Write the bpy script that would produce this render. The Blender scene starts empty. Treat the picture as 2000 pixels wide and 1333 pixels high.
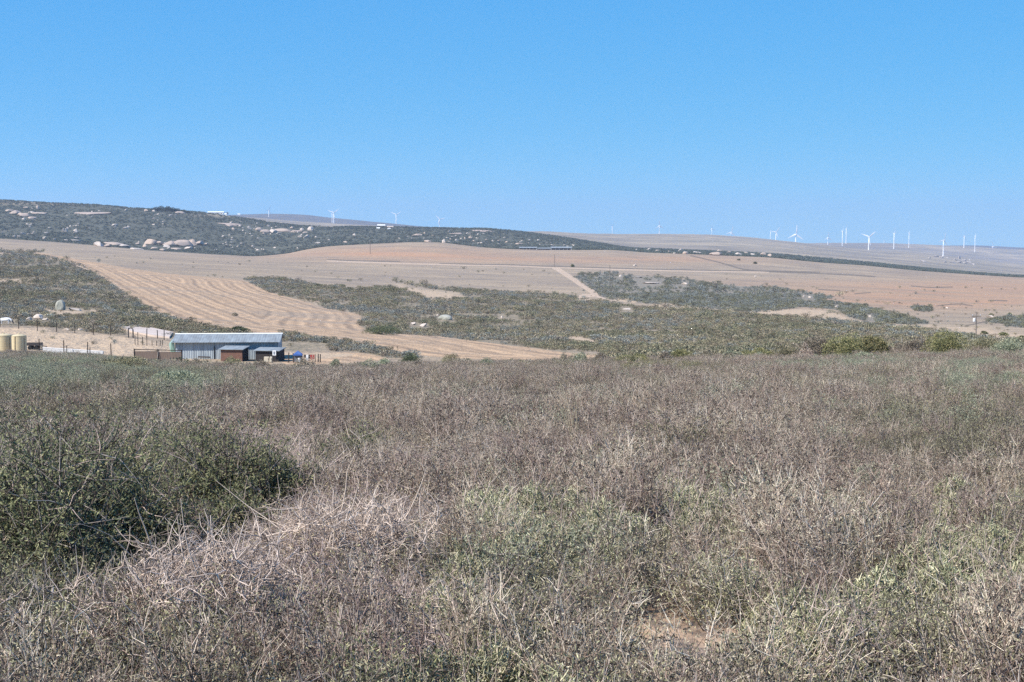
import bpy, bmesh, math, random
import numpy as np
from mathutils import Vector, Matrix

random.seed(7)
RNG = np.random.default_rng(11)
scene = bpy.context.scene
R = math.radians

# ------------------------------------------------------------------ camera
W0, H0, FPX, YH = 2000.0, 1333.0, 2748.0, 475.0
PITCH = math.atan((H0 / 2 - YH) / FPX)
cam_d = bpy.data.cameras.new('camera')
cam = bpy.data.objects.new('camera', cam_d)
scene.collection.objects.link(cam)
cam_d.sensor_width = 36.0
cam_d.lens = 36.0 * FPX / W0
cam_d.clip_start = 0.1
cam_d.clip_end = 60000
cam.location = (0, 0, 0)
cam.rotation_euler = (math.pi / 2 - PITCH, 0, 0)
scene.camera = cam

# ------------------------------------------------------------------ sky and sun
SUN_EL = 47.0
SUN_DIR = Vector((-0.80, -0.60, 0)).normalized() * math.cos(R(SUN_EL)) + Vector((0, 0, math.sin(R(SUN_EL))))
w = bpy.data.worlds.new('World')
scene.world = w
w.use_nodes = True
nt = w.node_tree
bgn = nt.nodes['Background']
sky = nt.nodes.new('ShaderNodeTexSky')
sky.sky_type = 'NISHITA'
sky.sun_disc = False
sky.sun_elevation = R(SUN_EL)
sky.sun_rotation = math.atan2(SUN_DIR.x, SUN_DIR.y)
sky.altitude = 0
sky.air_density = 0.3
sky.dust_density = 0.0
sky.ozone_density = 8.0
# the same sky with a gentler, bluer fall-off, as the phone camera renders it
sep = nt.nodes.new('ShaderNodeSeparateColor'); cmb = nt.nodes.new('ShaderNodeCombineColor')
nt.links.new(sky.outputs[0], sep.inputs[0])
for i_, (g_, k_) in enumerate(((0.80, 0.85), (0.36, 2.60), (0.10, 5.4))):
    pw = nt.nodes.new('ShaderNodeMath'); pw.operation = 'POWER'; pw.inputs[1].default_value = g_
    ml = nt.nodes.new('ShaderNodeMath'); ml.operation = 'MULTIPLY'; ml.inputs[1].default_value = k_
    nt.links.new(sep.outputs[i_], pw.inputs[0]); nt.links.new(pw.outputs[0], ml.inputs[0]); nt.links.new(ml.outputs[0], cmb.inputs[i_])
nt.links.new(cmb.outputs[0], bgn.inputs[0])
bgn.inputs[1].default_value = 0.10
sun_d = bpy.data.lights.new('sun', 'SUN')
sun_d.energy = 5.0
sun_d.angle = R(0.55)
sun_d.color = (1.0, 0.935, 0.85)
sun = bpy.data.objects.new('sun', sun_d)
scene.collection.objects.link(sun)
sun.rotation_euler = SUN_DIR.to_track_quat('Z', 'Y').to_euler()
scene.view_settings.view_transform = 'Standard'
scene.view_settings.look = 'None'
scene.view_settings.exposure = 0.55
scene.view_settings.gamma = 1.0
scene.cycles.max_bounces = 5
scene.cycles.diffuse_bounces = 3
scene.cycles.transparent_max_bounces = 6
scene.cycles.volume_bounces = 1
scene.cycles.use_denoising = False

# ------------------------------------------------------------------ projection
CP, SP = math.cos(PITCH), math.sin(PITCH)

def to_px(x, y, z):
    """world point -> photo pixel (2000 x 1333)"""
    d = y * CP - z * SP
    v = y * SP + z * CP
    d = np.where(d > 0.05, d, 0.05)
    return W0 / 2 + FPX * x / d, H0 / 2 - FPX * v / d

def ray(px, py):
    a = (px - W0 / 2) / FPX
    b = (H0 / 2 - py) / FPX
    return np.array([a, CP + b * SP, -SP + b * CP])

def e_of(py):
    b = (H0 / 2 - py) / FPX
    return (-SP + b * CP) / (CP + b * SP)

# ------------------------------------------------------------------ noise
def _hash(ix, iy, seed):
    h = (ix.astype(np.int64) * 374761393 + iy.astype(np.int64) * 668265263 + seed * 974634777) & 0xFFFFFFFF
    h = ((h ^ (h >> 13)) * 1274126177) & 0xFFFFFFFF
    h = (h ^ (h >> 16)) & 0xFFFFFFFF
    return h / 4294967295.0

def vnoise(x, y, seed=0):
    x = np.asarray(x, float); y = np.asarray(y, float)
    ix, iy = np.floor(x), np.floor(y)
    fx, fy = x - ix, y - iy
    fx = fx * fx * (3 - 2 * fx); fy = fy * fy * (3 - 2 * fy)
    a, b = _hash(ix, iy, seed), _hash(ix + 1, iy, seed)
    c, d = _hash(ix, iy + 1, seed), _hash(ix + 1, iy + 1, seed)
    return (a * (1 - fx) + b * fx) * (1 - fy) + (c * (1 - fx) + d * fx) * fy

def fbm(x, y, seed=0, octv=4):
    s, a, t = 0.0, 1.0, 0.0
    for k in range(octv):
        s = s + a * vnoise(x * 2 ** k + 13.7 * k, y * 2 ** k + 7.1 * k, seed + k)
        t += a; a *= 0.5
    return s / t * 2 - 1

# ------------------------------------------------------------------ terrain definition
KX = [-700, 0, 200, 400, 600, 800, 1000, 1200, 1400, 1600, 1800, 2000, 2700]
def tab(*v): return (KX, list(v))
def pts(*v): return ([p[0] for p in v], [p[1] for p in v])
CUR_B = tab(700, 694, 705, 713, 715, 714, 713, 707, 701, 697, 688, 683, 680)
CUR_C = tab(700, 696, 708, 715, 718, 719, 718, 708, 700, 694, 684, 679, 676)
CUR_D = tab(680, 689, 697, 702, 703, 703, 702, 697, 690, 683, 674, 671, 668)
CUR_E = tab(620, 634, 646, 660, 666, 673, 680, 682, 676, 668, 660, 658, 655)
CUR_F = tab(580, 592, 600, 616, 628, 638, 644, 642, 636, 628, 630, 636, 640)
CUR_G = tab(520, 530, 537, 549, 560, 572, 578, 585, 582, 590, 597, 605, 610)
CUR_H = tab(480, 490, 498, 510, 515, 520, 525, 530, 536, 545, 555, 565, 580)
CUR_I = pts((-700, 455), (0, 467), (100, 473), (200, 481), (300, 490), (400, 496), (500, 501), (560, 496), (600, 487), (640, 481),
            (720, 477), (800, 473), (860, 474), (940, 484), (1000, 487), (1120, 489), (1200, 489), (1260, 494),
            (1400, 499), (1500, 503), (1600, 513), (1700, 520), (1800, 530), (1900, 537), (2000, 543), (2700, 570))
CUR_J = pts((-700, 380), (0, 392), (100, 398), (200, 402), (285, 408), (380, 415), (430, 421), (500, 431), (531, 436), (569, 440),
            (606, 443), (637, 445), (700, 444), (790, 445), (870, 446), (950, 447), (1000, 451), (1028, 454),
            (1070, 460), (1112, 466), (1154, 473), (1196, 480), (1231, 485), (1300, 488), (1400, 491), (1500, 496),
            (1600, 505), (1700, 514), (1800, 524), (1900, 533), (2000, 540), (2700, 562))
CUR_L = pts((-700, 430), (400, 422), (500, 426), (540, 430), (575, 433), (625, 436), (700, 440), (760, 443), (860, 448),
            (1000, 452.5), (1028, 452.6), (1060, 452.3), (1098, 454), (1133, 456.5), (1210, 457.5), (1300, 457), (1390, 459),
            (1440, 462), (1500, 468), (1560, 474), (1620, 481), (1690, 488), (1780, 492), (1850, 500), (1950, 512), (2050, 522), (2700, 540))
CUR_N = pts((-700, 425), (430, 422), (500, 419), (530, 418), (560, 419), (595, 419.5), (625, 424), (660, 428), (700, 431),
            (760, 437), (800, 441), (860, 447), (1000, 460), (1500, 477), (1580, 475.5), (1680, 475), (1740, 475.5),
            (1850, 480), (1960, 486), (2050, 490), (2700, 495))
CUR_O = pts((-700, 440), (500, 440), (1000, 470), (1600, 486), (1750, 482), (1880, 479.5), (1930, 480.5), (1970, 483), (2000, 484.5), (2100, 487), (2700, 490))

NU = 700
UG = np.linspace(-0.62, 0.62, NU)
PXG = W0 / 2 + FPX * UG / CP * 1.0          # pixel column of each grid azimuth (near the horizon line)
def curve(c, sm):
    y = np.interp(PXG, c[0], c[1])
    if sm > 0:
        k = np.exp(-0.5 * (np.arange(-3 * sm, 3 * sm + 1) / sm) ** 2); k /= k.sum()
        y = np.convolve(np.pad(y, 3 * sm, mode='edge'), k, mode='valid')
    return y
cB, cC, cD, cE, cF, cG, cH = [curve(c, 14) for c in (CUR_B, CUR_C, CUR_D, CUR_E, CUR_F, CUR_G, CUR_H)]
cI, cJ, cL, cN, cO = curve(CUR_I, 3), curve(CUR_J, 3), curve(CUR_L, 3), curve(CUR_N, 3), curve(CUR_O, 4)
bumpI = np.clip(1 - np.abs(PXG - 800) / 280, 0, 1) * 5
layers = []   # (distance, z per column)
def lay(D, cy): layers.append((D, D * e_of(cy)))
layers.append((0.0, np.full(NU, -1.72)))
layers.append((25.0, np.full(NU, -1.72 - 25 * 0.066) + (cB - 705) / 700))
cB = cB + 6 - 5 * np.exp(-((PXG - 150) / 140) ** 2) + 8 * np.exp(-((PXG - 560) / 260) ** 2); cC = cC + 8 + 9 * np.exp(-((PXG - 560) / 260) ** 2)
lay(90, cB); lay(160, cC); lay(245, cD); lay(295, cE); lay(520, cF); lay(900, cG); lay(1500, cH); lay(2100, cI)
lay(2260, cI + bumpI - 6 / (1 + np.exp((PXG - 430) / 25))); lay(3300, cJ); lay(3900, cJ + 7)
lay(5600, (cJ + cL) / 2 + 3); lay(8000, cL); lay(9200, cL + 1.5); lay(11500, cN); lay(12600, cN + 4); lay(14500, cO); lay(17000, cO + 6)
LD = np.array([l[0] for l in layers])
LZ = np.array([l[1] for l in layers])

YG = np.concatenate([[0.0], np.geomspace(2, 17000, 899)])
def pchip_cols(xk, yk, xq):
    h = np.diff(xk)[:, None]
    dl = np.diff(yk, axis=0) / h
    n = len(xk)
    m = np.zeros_like(yk)
    for i in range(1, n - 1):
        w1, w2 = 2 * h[i] + h[i - 1], h[i] + 2 * h[i - 1]
        same = dl[i] * dl[i - 1] > 0
        with np.errstate(divide='ignore', invalid='ignore'):
            hm = (w1 + w2) / (w1 / dl[i - 1] + w2 / dl[i])
        m[i] = np.where(same, hm, 0)
    m[0], m[-1] = dl[0], dl[-1]
    idx = np.clip(np.searchsorted(xk, xq, side='right') - 1, 0, n - 2)
    hh = (xk[idx + 1] - xk[idx])[:, None]
    t = ((xq - xk[idx])[:, None]) / hh
    return ((1 + 2 * t) * (1 - t) ** 2 * yk[idx] + t * (1 - t) ** 2 * hh * m[idx]
            + t * t * (3 - 2 * t) * yk[idx + 1] + t * t * (t - 1) * hh * m[idx + 1])
ZG = pchip_cols(LD, LZ, YG)              # [ring, column]
LYG = np.log(YG + 3)

def H(x, y, detail=True):
    x = np.atleast_1d(np.asarray(x, float)); y = np.atleast_1d(np.asarray(y, float))
    yc = np.clip(y, 0, YG[-1])
    u = np.clip(x / np.maximum(yc, 6.0), UG[0], UG[-1])
    fu = (u - UG[0]) / (UG[1] - UG[0]); iu = np.clip(fu.astype(int), 0, NU - 2); fu = fu - iu
    ly = np.log(yc + 3)
    iy = np.clip(np.searchsorted(LYG, ly, side='right') - 1, 0, len(YG) - 2)
    fy = (yc - YG[iy]) / (YG[iy + 1] - YG[iy])
    z = (ZG[iy, iu] * (1 - fu) + ZG[iy, iu + 1] * fu) * (1 - fy) + (ZG[iy + 1, iu] * (1 - fu) + ZG[iy + 1, iu + 1] * fu) * fy
    z = np.where(y < 0, z - 0.03 * y, z)
    if detail:
        s = lambda a, b: np.clip((yc - a) / (b - a), 0, 1)
        z = z + (0.05 + 0.10 * (1 - s(60, 140))) * fbm(x / 2.6, y / 2.6, 3, 2)
        z = z + 0.45 * s(200, 500) * fbm(x / 45, y / 45, 5, 3)
        z = z + 2.2 * s(1400, 3200) * fbm(x / 170, y / 170, 9, 4)
        z = z + 3.5 * s(4000, 9000) * fbm(x / 420, y / 420, 21, 4)
    return z

RAY_Y = np.concatenate([np.linspace(2, 90, 500), np.geomspace(90.5, 16500, 5000)])
def ground(px, py, ymin=0.0):
    """first ground point behind distance ymin seen at photo pixel (px, py)"""
    d = ray(px, py)
    Y = RAY_Y[RAY_Y >= ymin]
    X = Y * d[0] / d[1]; Zr = Y * d[2] / d[1]
    Zt = H(X, Y)
    below = np.nonzero(Zr <= Zt)[0]
    i = below[0] if len(below) else int(np.argmin(Zr - Zt))
    return float(X[i]), float(Y[i]), float(Zt[i])

def at(px, Y):
    """ground point at distance Y in pixel column px"""
    x = (px - W0 / 2) / FPX * Y
    for _ in range(3):
        z = float(H(x, Y)[0])
        x = (px - W0 / 2) / FPX * (Y * CP - z * SP)
    return x, Y, float(H(x, Y)[0])

# ------------------------------------------------------------------ material helpers
MATS = {}
class NT:
    def __init__(s, name):
        s.m = bpy.data.materials.new(name); s.m.use_nodes = True
        s.t = s.m.node_tree; s.b = s.t.nodes['Principled BSDF']
        MATS[name] = s.m
    def n(s, typ, **kw):
        nd = s.t.nodes.new(typ)
        for k, v in kw.items(): setattr(nd, k, v)
        return nd
    def l(s, a, b): s.t.links.new(a, b)
    def val(s, inp, v):
        if isinstance(v, (int, float)): inp.default_value = v
        elif isinstance(v, (tuple, list)): inp.default_value = tuple(v) + ((1,) if len(v) == 3 and inp.type == 'RGBA' else ())
        else: s.l(v, inp)
    def mix(s, f, a, b, typ='MIX'):
        nd = s.n('ShaderNodeMix', data_type='RGBA', blend_type=typ)
        s.val(nd.inputs['Factor'], f); s.val(nd.inputs['A'], a) if False else None
        s.val(nd.inputs[6], a); s.val(nd.inputs[7], b)
        return nd.outputs[2]
    def math(s, op, a, b=0.0, c=None, clamp=False):
        nd = s.n('ShaderNodeMath', operation=op, use_clamp=clamp)
        s.val(nd.inputs[0], a); s.val(nd.inputs[1], b)
        if c is not None: s.val(nd.inputs[2], c)
        return nd.outputs[0]
    def noise(s, scale, detail=4, rough=0.6, vec=None, dist=0.0):
        nd = s.n('ShaderNodeTexNoise'); nd.inputs['Scale'].default_value = scale
        nd.inputs['Detail'].default_value = detail; nd.inputs['Roughness'].default_value = rough
        nd.inputs['Distortion'].default_value = dist
        if vec is not None: s.l(vec, nd.inputs['Vector'])
        return nd.outputs['Fac']
    def ramp(s, f, lo, hi):
        nd = s.n('ShaderNodeMapRange'); nd.clamp = True
        s.val(nd.inputs[0], f); s.val(nd.inputs[1], lo); s.val(nd.inputs[2], hi)
        return nd.outputs[0]
    def coords(s, scale=(1, 1, 1), kind='Object'):
        tc = s.n('ShaderNodeTexCoord'); mp = s.n('ShaderNodeMapping')
        mp.inputs['Scale'].default_value = scale
        s.l(tc.outputs[kind], mp.inputs[0]); return mp.outputs[0]
    def attr(s, name):
        nd = s.n('ShaderNodeAttribute'); nd.attribute_name = name; return nd
    def bump(s, h, strength=0.5, dist=0.1):
        nd = s.n('ShaderNodeBump'); nd.inputs['Strength'].default_value = strength
        nd.inputs['Distance'].default_value = dist
        s.l(h, nd.inputs['Height']); s.l(nd.outputs[0], s.b.inputs['Normal'])

def simple(name, col, col2=None, scale=3.0, rough=0.8, metal=0.0, bump=0.0, stretch=(1, 1, 1), spec=0.3):
    k = NT(name)
    v = k.coords(stretch)
    f = k.ramp(k.noise(scale, 5, 0.65, v), 0.32, 0.68)
    c = k.mix(f, col, col2 or tuple(c * 0.72 for c in col))
    k.l(c, k.b.inputs['Base Color'])
    k.b.inputs['Roughness'].default_value = rough
    k.b.inputs['Metallic'].default_value = metal
    k.b.inputs['Specular IOR Level'].default_value = spec
    if bump: k.bump(k.noise(scale * 3, 4, 0.7, v), bump, 0.05)
    return k.m

def plant_mat(name, cols, rough=0.75, trans=0.0):
    """cols: three colours blended by a per-face random 'v' and by the plant's own random"""
    k = NT(name)
    a = k.attr('v').outputs['Fac']
    oi = k.n('ShaderNodeObjectInfo').outputs['Random']
    c1 = k.mix(k.ramp(a, 0.0, 0.55), cols[0], cols[1])
    c2 = k.mix(k.ramp(a, 0.55, 1.0), c1, cols[2])
    hsv = k.n('ShaderNodeHueSaturation')
    k.l(c2, hsv.inputs['Color'])
    k.l(k.math('MULTIPLY_ADD', oi, 0.5, 0.75), hsv.inputs['Value'])
    k.l(k.math('MULTIPLY_ADD', oi, 0.03, 0.485), hsv.inputs['Hue'])
    k.l(hsv.outputs[0], k.b.inputs['Base Color'])
    k.b.inputs['Roughness'].default_value = rough
    k.b.inputs['Specular IOR Level'].default_value = 0.25
    return k.m

# ------------------------------------------------------------------ object helpers
def link(o):
    scene.collection.objects.link(o); return o
def tag(o, label=None, cat=None, group=None, kind=None):
    if label: o['label'] = label
    if cat: o['category'] = cat
    if group: o['group'] = group
    if kind: o['kind'] = kind
    return o
def empty(name, loc, rz=0.0, label=None, cat=None, group=None):
    o = link(bpy.data.objects.new(name, None)); o.location = loc; o.rotation_euler = (0, 0, rz)
    o.empty_display_size = 0.2
    return tag(o, label, cat, group)

def mesh_np(name, V, F, mats, v=None, smooth=False, midx=None):
    """V (n,3), F (m,4) or (m,3) -> mesh, with an optional per-face attribute 'v'"""
    me = bpy.data.meshes.new(name)
    V = np.ascontiguousarray(V, dtype=np.float32); F = np.ascontiguousarray(F, dtype=np.int32)
    k = F.shape[1]
    me.vertices.add(len(V)); me.vertices.foreach_set('co', V.ravel())
    me.loops.add(F.size); me.loops.foreach_set('vertex_index', F.ravel())
    me.polygons.add(len(F))
    me.polygons.foreach_set('loop_start', np.arange(0, F.size, k, dtype=np.int32))
    me.polygons.foreach_set('loop_total', np.full(len(F), k, dtype=np.int32))
    if smooth: me.polygons.foreach_set('use_smooth', np.ones(len(F), dtype=bool))
    for m in (mats if isinstance(mats, (list, tuple)) else [mats]): me.materials.append(m)
    if midx is not None: me.polygons.foreach_set('material_index', np.ascontiguousarray(midx, dtype=np.int32))
    me.update(calc_edges=True)
    if v is not None:
        at_ = me.attributes.new('v', 'FLOAT', 'FACE'); at_.data.foreach_set('value', np.ascontiguousarray(v, dtype=np.float32))
    return me

class MB:
    """collects boxes, bars and lathes into one mesh"""
    def __init__(s): s.V, s.F = [], []
    def add(s, V, F):
        o = len(s.V); s.V += [tuple(p) for p in V]; s.F += [tuple(i + o for i in f) for f in F]; return s
    def box(s, x0, x1, y0, y1, z0, z1):
        V = [(x, y, z) for z in (z0, z1) for y in (y0, y1) for x in (x0, x1)]
        return s.add(V, [(0, 2, 3, 1), (4, 5, 7, 6), (0, 1, 5, 4), (2, 6, 7, 3), (0, 4, 6, 2), (1, 3, 7, 5)])
    def bar(s, a, b, r0, r1=None, n=8):
        a, b = Vector(a), Vector(b); r1 = r0 if r1 is None else r1
        d = (b - a).normalized(); p = d.orthogonal().normalized(); q = d.cross(p)
        V = []
        for c, r in ((a, r0), (b, r1)):
            for i in range(n):
                t = 2 * math.pi * i / n; V.append(c + (p * math.cos(t) + q * math.sin(t)) * r)
        F = [(i, (i + 1) % n, n + (i + 1) % n, n + i) for i in range(n)] + [tuple(range(n))[::-1], tuple(range(n, 2 * n))]
        return s.add(V, F)
    def lathe(s, prof, n=24, cx=0, cy=0):
        V = []
        for r, z in prof:
            for i in range(n):
                t = 2 * math.pi * i / n; V.append((cx + r * math.cos(t), cy + r * math.sin(t), z))
        F = []
        for j in range(len(prof) - 1):
            for i in range(n):
                F.append((j * n + i, j * n + (i + 1) % n, (j + 1) * n + (i + 1) % n, (j + 1) * n + i))
        F.append(tuple(range(n))[::-1]); F.append(tuple(range((len(prof) - 1) * n, len(prof) * n)))
        return s.add(V, F)
    def obj(s, name, mat, parent=None, bevel=0.0, smooth=False):
        me = bpy.data.meshes.new(name); me.from_pydata([tuple(v) for v in s.V], [], s.F); me.update()
        bm = bmesh.new(); bm.from_mesh(me)
        bmesh.ops.recalc_face_normals(bm, faces=bm.faces)
        if bevel: bmesh.ops.bevel(bm, geom=bm.edges[:], offset=bevel, segments=1, affect='EDGES')
        bm.to_mesh(me); bm.free()
        if smooth:
            for p in me.polygons: p.use_smooth = True
        me.materials.append(mat)
        o = link(bpy.data.objects.new(name, me)); o.parent = parent
        return o

# ------------------------------------------------------------------ land cover outlines (seen from the viewpoint, laid on the terrain)
POLY_SCRUB = [
    # left slope
    [(-900, 470), (0, 489), (60, 496), (120, 507), (160, 521), (200, 545), (250, 577), (290, 600), (320, 615), (340, 626), (390, 637),
     (440, 645), (470, 652), (480, 660), (340, 664), (300, 654), (260, 655), (200, 652), (100, 641), (0, 636), (-900, 612)],
    # wide belt in the middle
    [(478, 547), (545, 544), (600, 552), (640, 560), (700, 566), (740, 560), (800, 568), (830, 583), (905, 582), (905, 574), (1000, 573),
     (1080, 575), (1140, 584), (1190, 590), (1240, 600), (1290, 601), (1370, 607), (1440, 613), (1500, 618), (1600, 625), (1680, 631),
     (1770, 640), (1840, 652), (1900, 658), (2000, 668), (2900, 700), (2900, 800), (1190, 800), (1190, 697), (1100, 688), (1000, 675),
     (900, 663), (860, 657), (790, 653), (745, 650), (720, 646), (703, 634), (712, 627), (705, 618), (690, 611), (640, 603), (600, 590),
     (560, 580), (520, 568), (498, 556)],
    [(768, 547), (800, 551), (850, 558), (920, 566), (1000, 571), (1040, 575), (930, 574), (870, 568), (820, 561), (775, 551)],
    # below the stubble, by the shed
    [(548, 652), (590, 657), (640, 666), (700, 672), (740, 679), (775, 690), (830, 700), (760, 700), (700, 688), (640, 686), (548, 684)],
]
POLY_PATCH = [  # bluish darker patch in the tan field, and one at the right edge
    [(1120, 541), (1150, 536), (1175, 533), (1230, 538), (1300, 543), (1370, 551), (1450, 560), (1530, 564), (1600, 577), (1628, 582),
     (1595, 586), (1620, 590), (1660, 594), (1700, 602), (1760, 620), (1815, 633), (1760, 634), (1700, 628), (1660, 620), (1640, 608), (1600, 602), (1560, 601),
     (1500, 611), (1440, 608), (1370, 602), (1300, 599), (1250, 592), (1200, 588), (1165, 573), (1140, 555)],
    [(1930, 629), (1960, 622), (2000, 620), (2400, 615), (2400, 665), (2000, 641), (1965, 634)],
    [(1780, 602), (1800, 600), (1822, 604), (1815, 609), (1790, 608)],
]
POLY_GOLD = [
    [(60, 492), (160, 508), (250, 524), (350, 537), (478, 548), (500, 558), (520, 568), (560, 580), (600, 590), (640, 603), (690, 611),
     (705, 618), (712, 627), (703, 634), (720, 646), (745, 650), (790, 653), (860, 657), (900, 663), (1000, 675), (1100, 688), (1195, 697),
     (1180, 702), (1000, 704), (860, 698), (780, 688), (740, 679), (700, 672), (640, 666), (590, 657), (548, 652), (470, 650), (440, 645),
     (390, 637), (340, 626), (320, 615), (290, 600), (250, 577), (200, 545), (160, 521), (120, 507)],
    [(560, 700), (640, 690), (700, 690), (760, 702), (640, 712), (560, 712)],
]
POLY_BARE = [  # sand and worn ground
    [(72, 604), (110, 606), (130, 606), (160, 607), (200, 605), (190, 614), (160, 621), (130, 617), (100, 611)],
    [(-40, 544), (30, 546), (62, 550), (50, 556), (0, 553), (-40, 551)],
    [(-900, 640), (0, 641), (100, 648), (200, 654), (260, 664), (330, 676), (345, 690), (340, 712), (-900, 705)],
    [(230, 640), (262, 640), (338, 648), (320, 657), (262, 657), (235, 646)],
    [(552, 688), (600, 690), (700, 690), (640, 700), (552, 700)],
    [(1105, 661), (1130, 656), (1160, 664), (1170, 672), (1140, 673), (1110, 669)],
    [(580, 581), (600, 580), (622, 586), (620, 594), (600, 590)],
    [(1000, 589), (1030, 590), (1040, 596), (1010, 596)],
    [(1190, 580), (1230, 583), (1240, 591), (1200, 589)],
    [(1280, 590), (1340, 598), (1380, 605), (1300, 604), (1270, 597)],
    [(1470, 612), (1530, 604), (1600, 607), (1640, 615), (1680, 629), (1790, 637), (1690, 634), (1600, 622), (1520, 617)],
    [(1740, 640), (1820, 636), (1880, 650), (2000, 665), (2400, 680), (2400, 668), (2000, 652), (1900, 640)],
    [(700, 440), (760, 441), (800, 444), (770, 448), (710, 447)],
    [(800, 562), (880, 575), (905, 580), (860, 584), (800, 572), (775, 556)],
]
TRACKS = [  # (half width px, points)
    (5.0, [(1085, 524), (1100, 533), (1120, 546), (1140, 560), (1158, 571), (1160, 577), (1140, 578), (1134, 582), (1150, 587), (1190, 589)]),
    (2.5, [(1158, 571), (1165, 578), (1178, 584), (1190, 590)]),
    (1.4, [(640, 510), (750, 514), (860, 517), (1000, 520), (1085, 523), (1300, 529), (1500, 532)]),
    (1.6, [(0, 495), (60, 497), (110, 507), (150, 519), (190, 536), (240, 568)]),
]
DARKLINES = [
    (1.0, [(860, 515), (1000, 518), (1085, 521), (1300, 527), (1500, 530), (1600, 532)]),
    (1.1, [(1350, 500), (1380, 507), (1420, 517), (1450, 526), (1500, 531)]),
    (1.0, [(1500, 531), (1650, 537), (1710, 541)]),
    (0.9, [(640, 507), (700, 510), (780, 511)]),
    (0.9, [(1780, 559), (1820, 562), (1860, 561)]), (0.9, [(1830, 598), (1870, 594), (1900, 598)]),
    (0.9, [(1885, 637), (1910, 632), (1935, 626)]), (1.2, [(1932, 587), (1966, 588)]),
    (0.9, [(1600, 566), (1640, 568)]), (0.9, [(1670, 574), (1700, 572)]),
]

def catmull(P, closed=True, n=4):
    P = np.array(P, float); m = len(P); out = []
    rng = range(m) if closed else range(m - 1)
    for i in rng:
        if closed: p0, p1, p2, p3 = P[(i - 1) % m], P[i], P[(i + 1) % m], P[(i + 2) % m]
        else: p0, p1, p2, p3 = P[max(i - 1, 0)], P[i], P[i + 1], P[min(i + 2, m - 1)]
        for k in range(n):
            t = k / n
            out.append(p1 + 0.5 * t * (p2 - p0) * 1.0 + t * t * (p0 - 2.5 * p1 + 2 * p2 - 0.5 * p3) + t ** 3 * (-0.5 * p0 + 1.5 * p1 - 1.5 * p2 + 0.5 * p3))
    if not closed: out.append(P[-1])
    return np.array(out)

def seg_dist(x, y, P, closed):
    best = np.full(x.shape, 1e9)
    m = len(P)
    for i in range(m if closed else m - 1):
        a, b = P[i], P[(i + 1) % m]
        d = b - a; L = max((d * d).sum(), 1e-9)
        t = np.clip(((x - a[0]) * d[0] + (y - a[1]) * d[1]) / L, 0, 1)
        best = np.minimum(best, (x - a[0] - t * d[0]) ** 2 + (y - a[1] - t * d[1]) ** 2)
    return np.sqrt(best)

def inside(x, y, P):
    r = np.zeros(x.shape, bool); m = len(P)
    for i in range(m):
        a, b = P[i], P[(i + 1) % m]
        if a[1] == b[1]: continue
        c = ((a[1] > y) != (b[1] > y)) & (x < (b[0] - a[0]) * (y - a[1]) / (b[1] - a[1]) + a[0])
        r ^= c
    return r

def poly_sd(x, y, polys, ysc=3.0, reach=14.0):
    """signed distance (pixels; heights count threefold, the slopes are seen foreshortened), positive inside, clipped"""
    out = np.full(x.shape, -reach)
    for P in polys:
        P = np.array(P, float) if len(P) < 5 else catmull(P, True, 3)
        b0, b1 = P.min(0) - 16, P.max(0) + 16
        s = np.nonzero((x > b0[0]) & (x < b1[0]) & (y > b0[1]) & (y < b1[1]))[0]
        if not len(s): continue
        xs, ys = x[s], y[s]
        Q = P * np.array([1, ysc])
        d = seg_dist(xs, ys * ysc, Q, True)
        sd = np.where(inside(xs, ys, P), d, -d)
        out[s] = np.maximum(out[s], np.clip(sd, -reach, reach))
    return out

GATE0, GATE1 = 150.0, 2090.0
def cover(x, y, z):
    px, py = to_px(x, y, z)
    # land cover spans only the slope between the near crest and the far hills
    g = (y > GATE0) & (y < GATE1 + 120)
    res = {}
    for k, P in (('scrub', POLY_SCRUB), ('patch', POLY_PATCH), ('gold', POLY_GOLD), ('bare', POLY_BARE)):
        a = np.full(x.shape, -14.0); a[g] = poly_sd(px[g], py[g], P); res[k] = a
    return px, py, res

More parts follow.
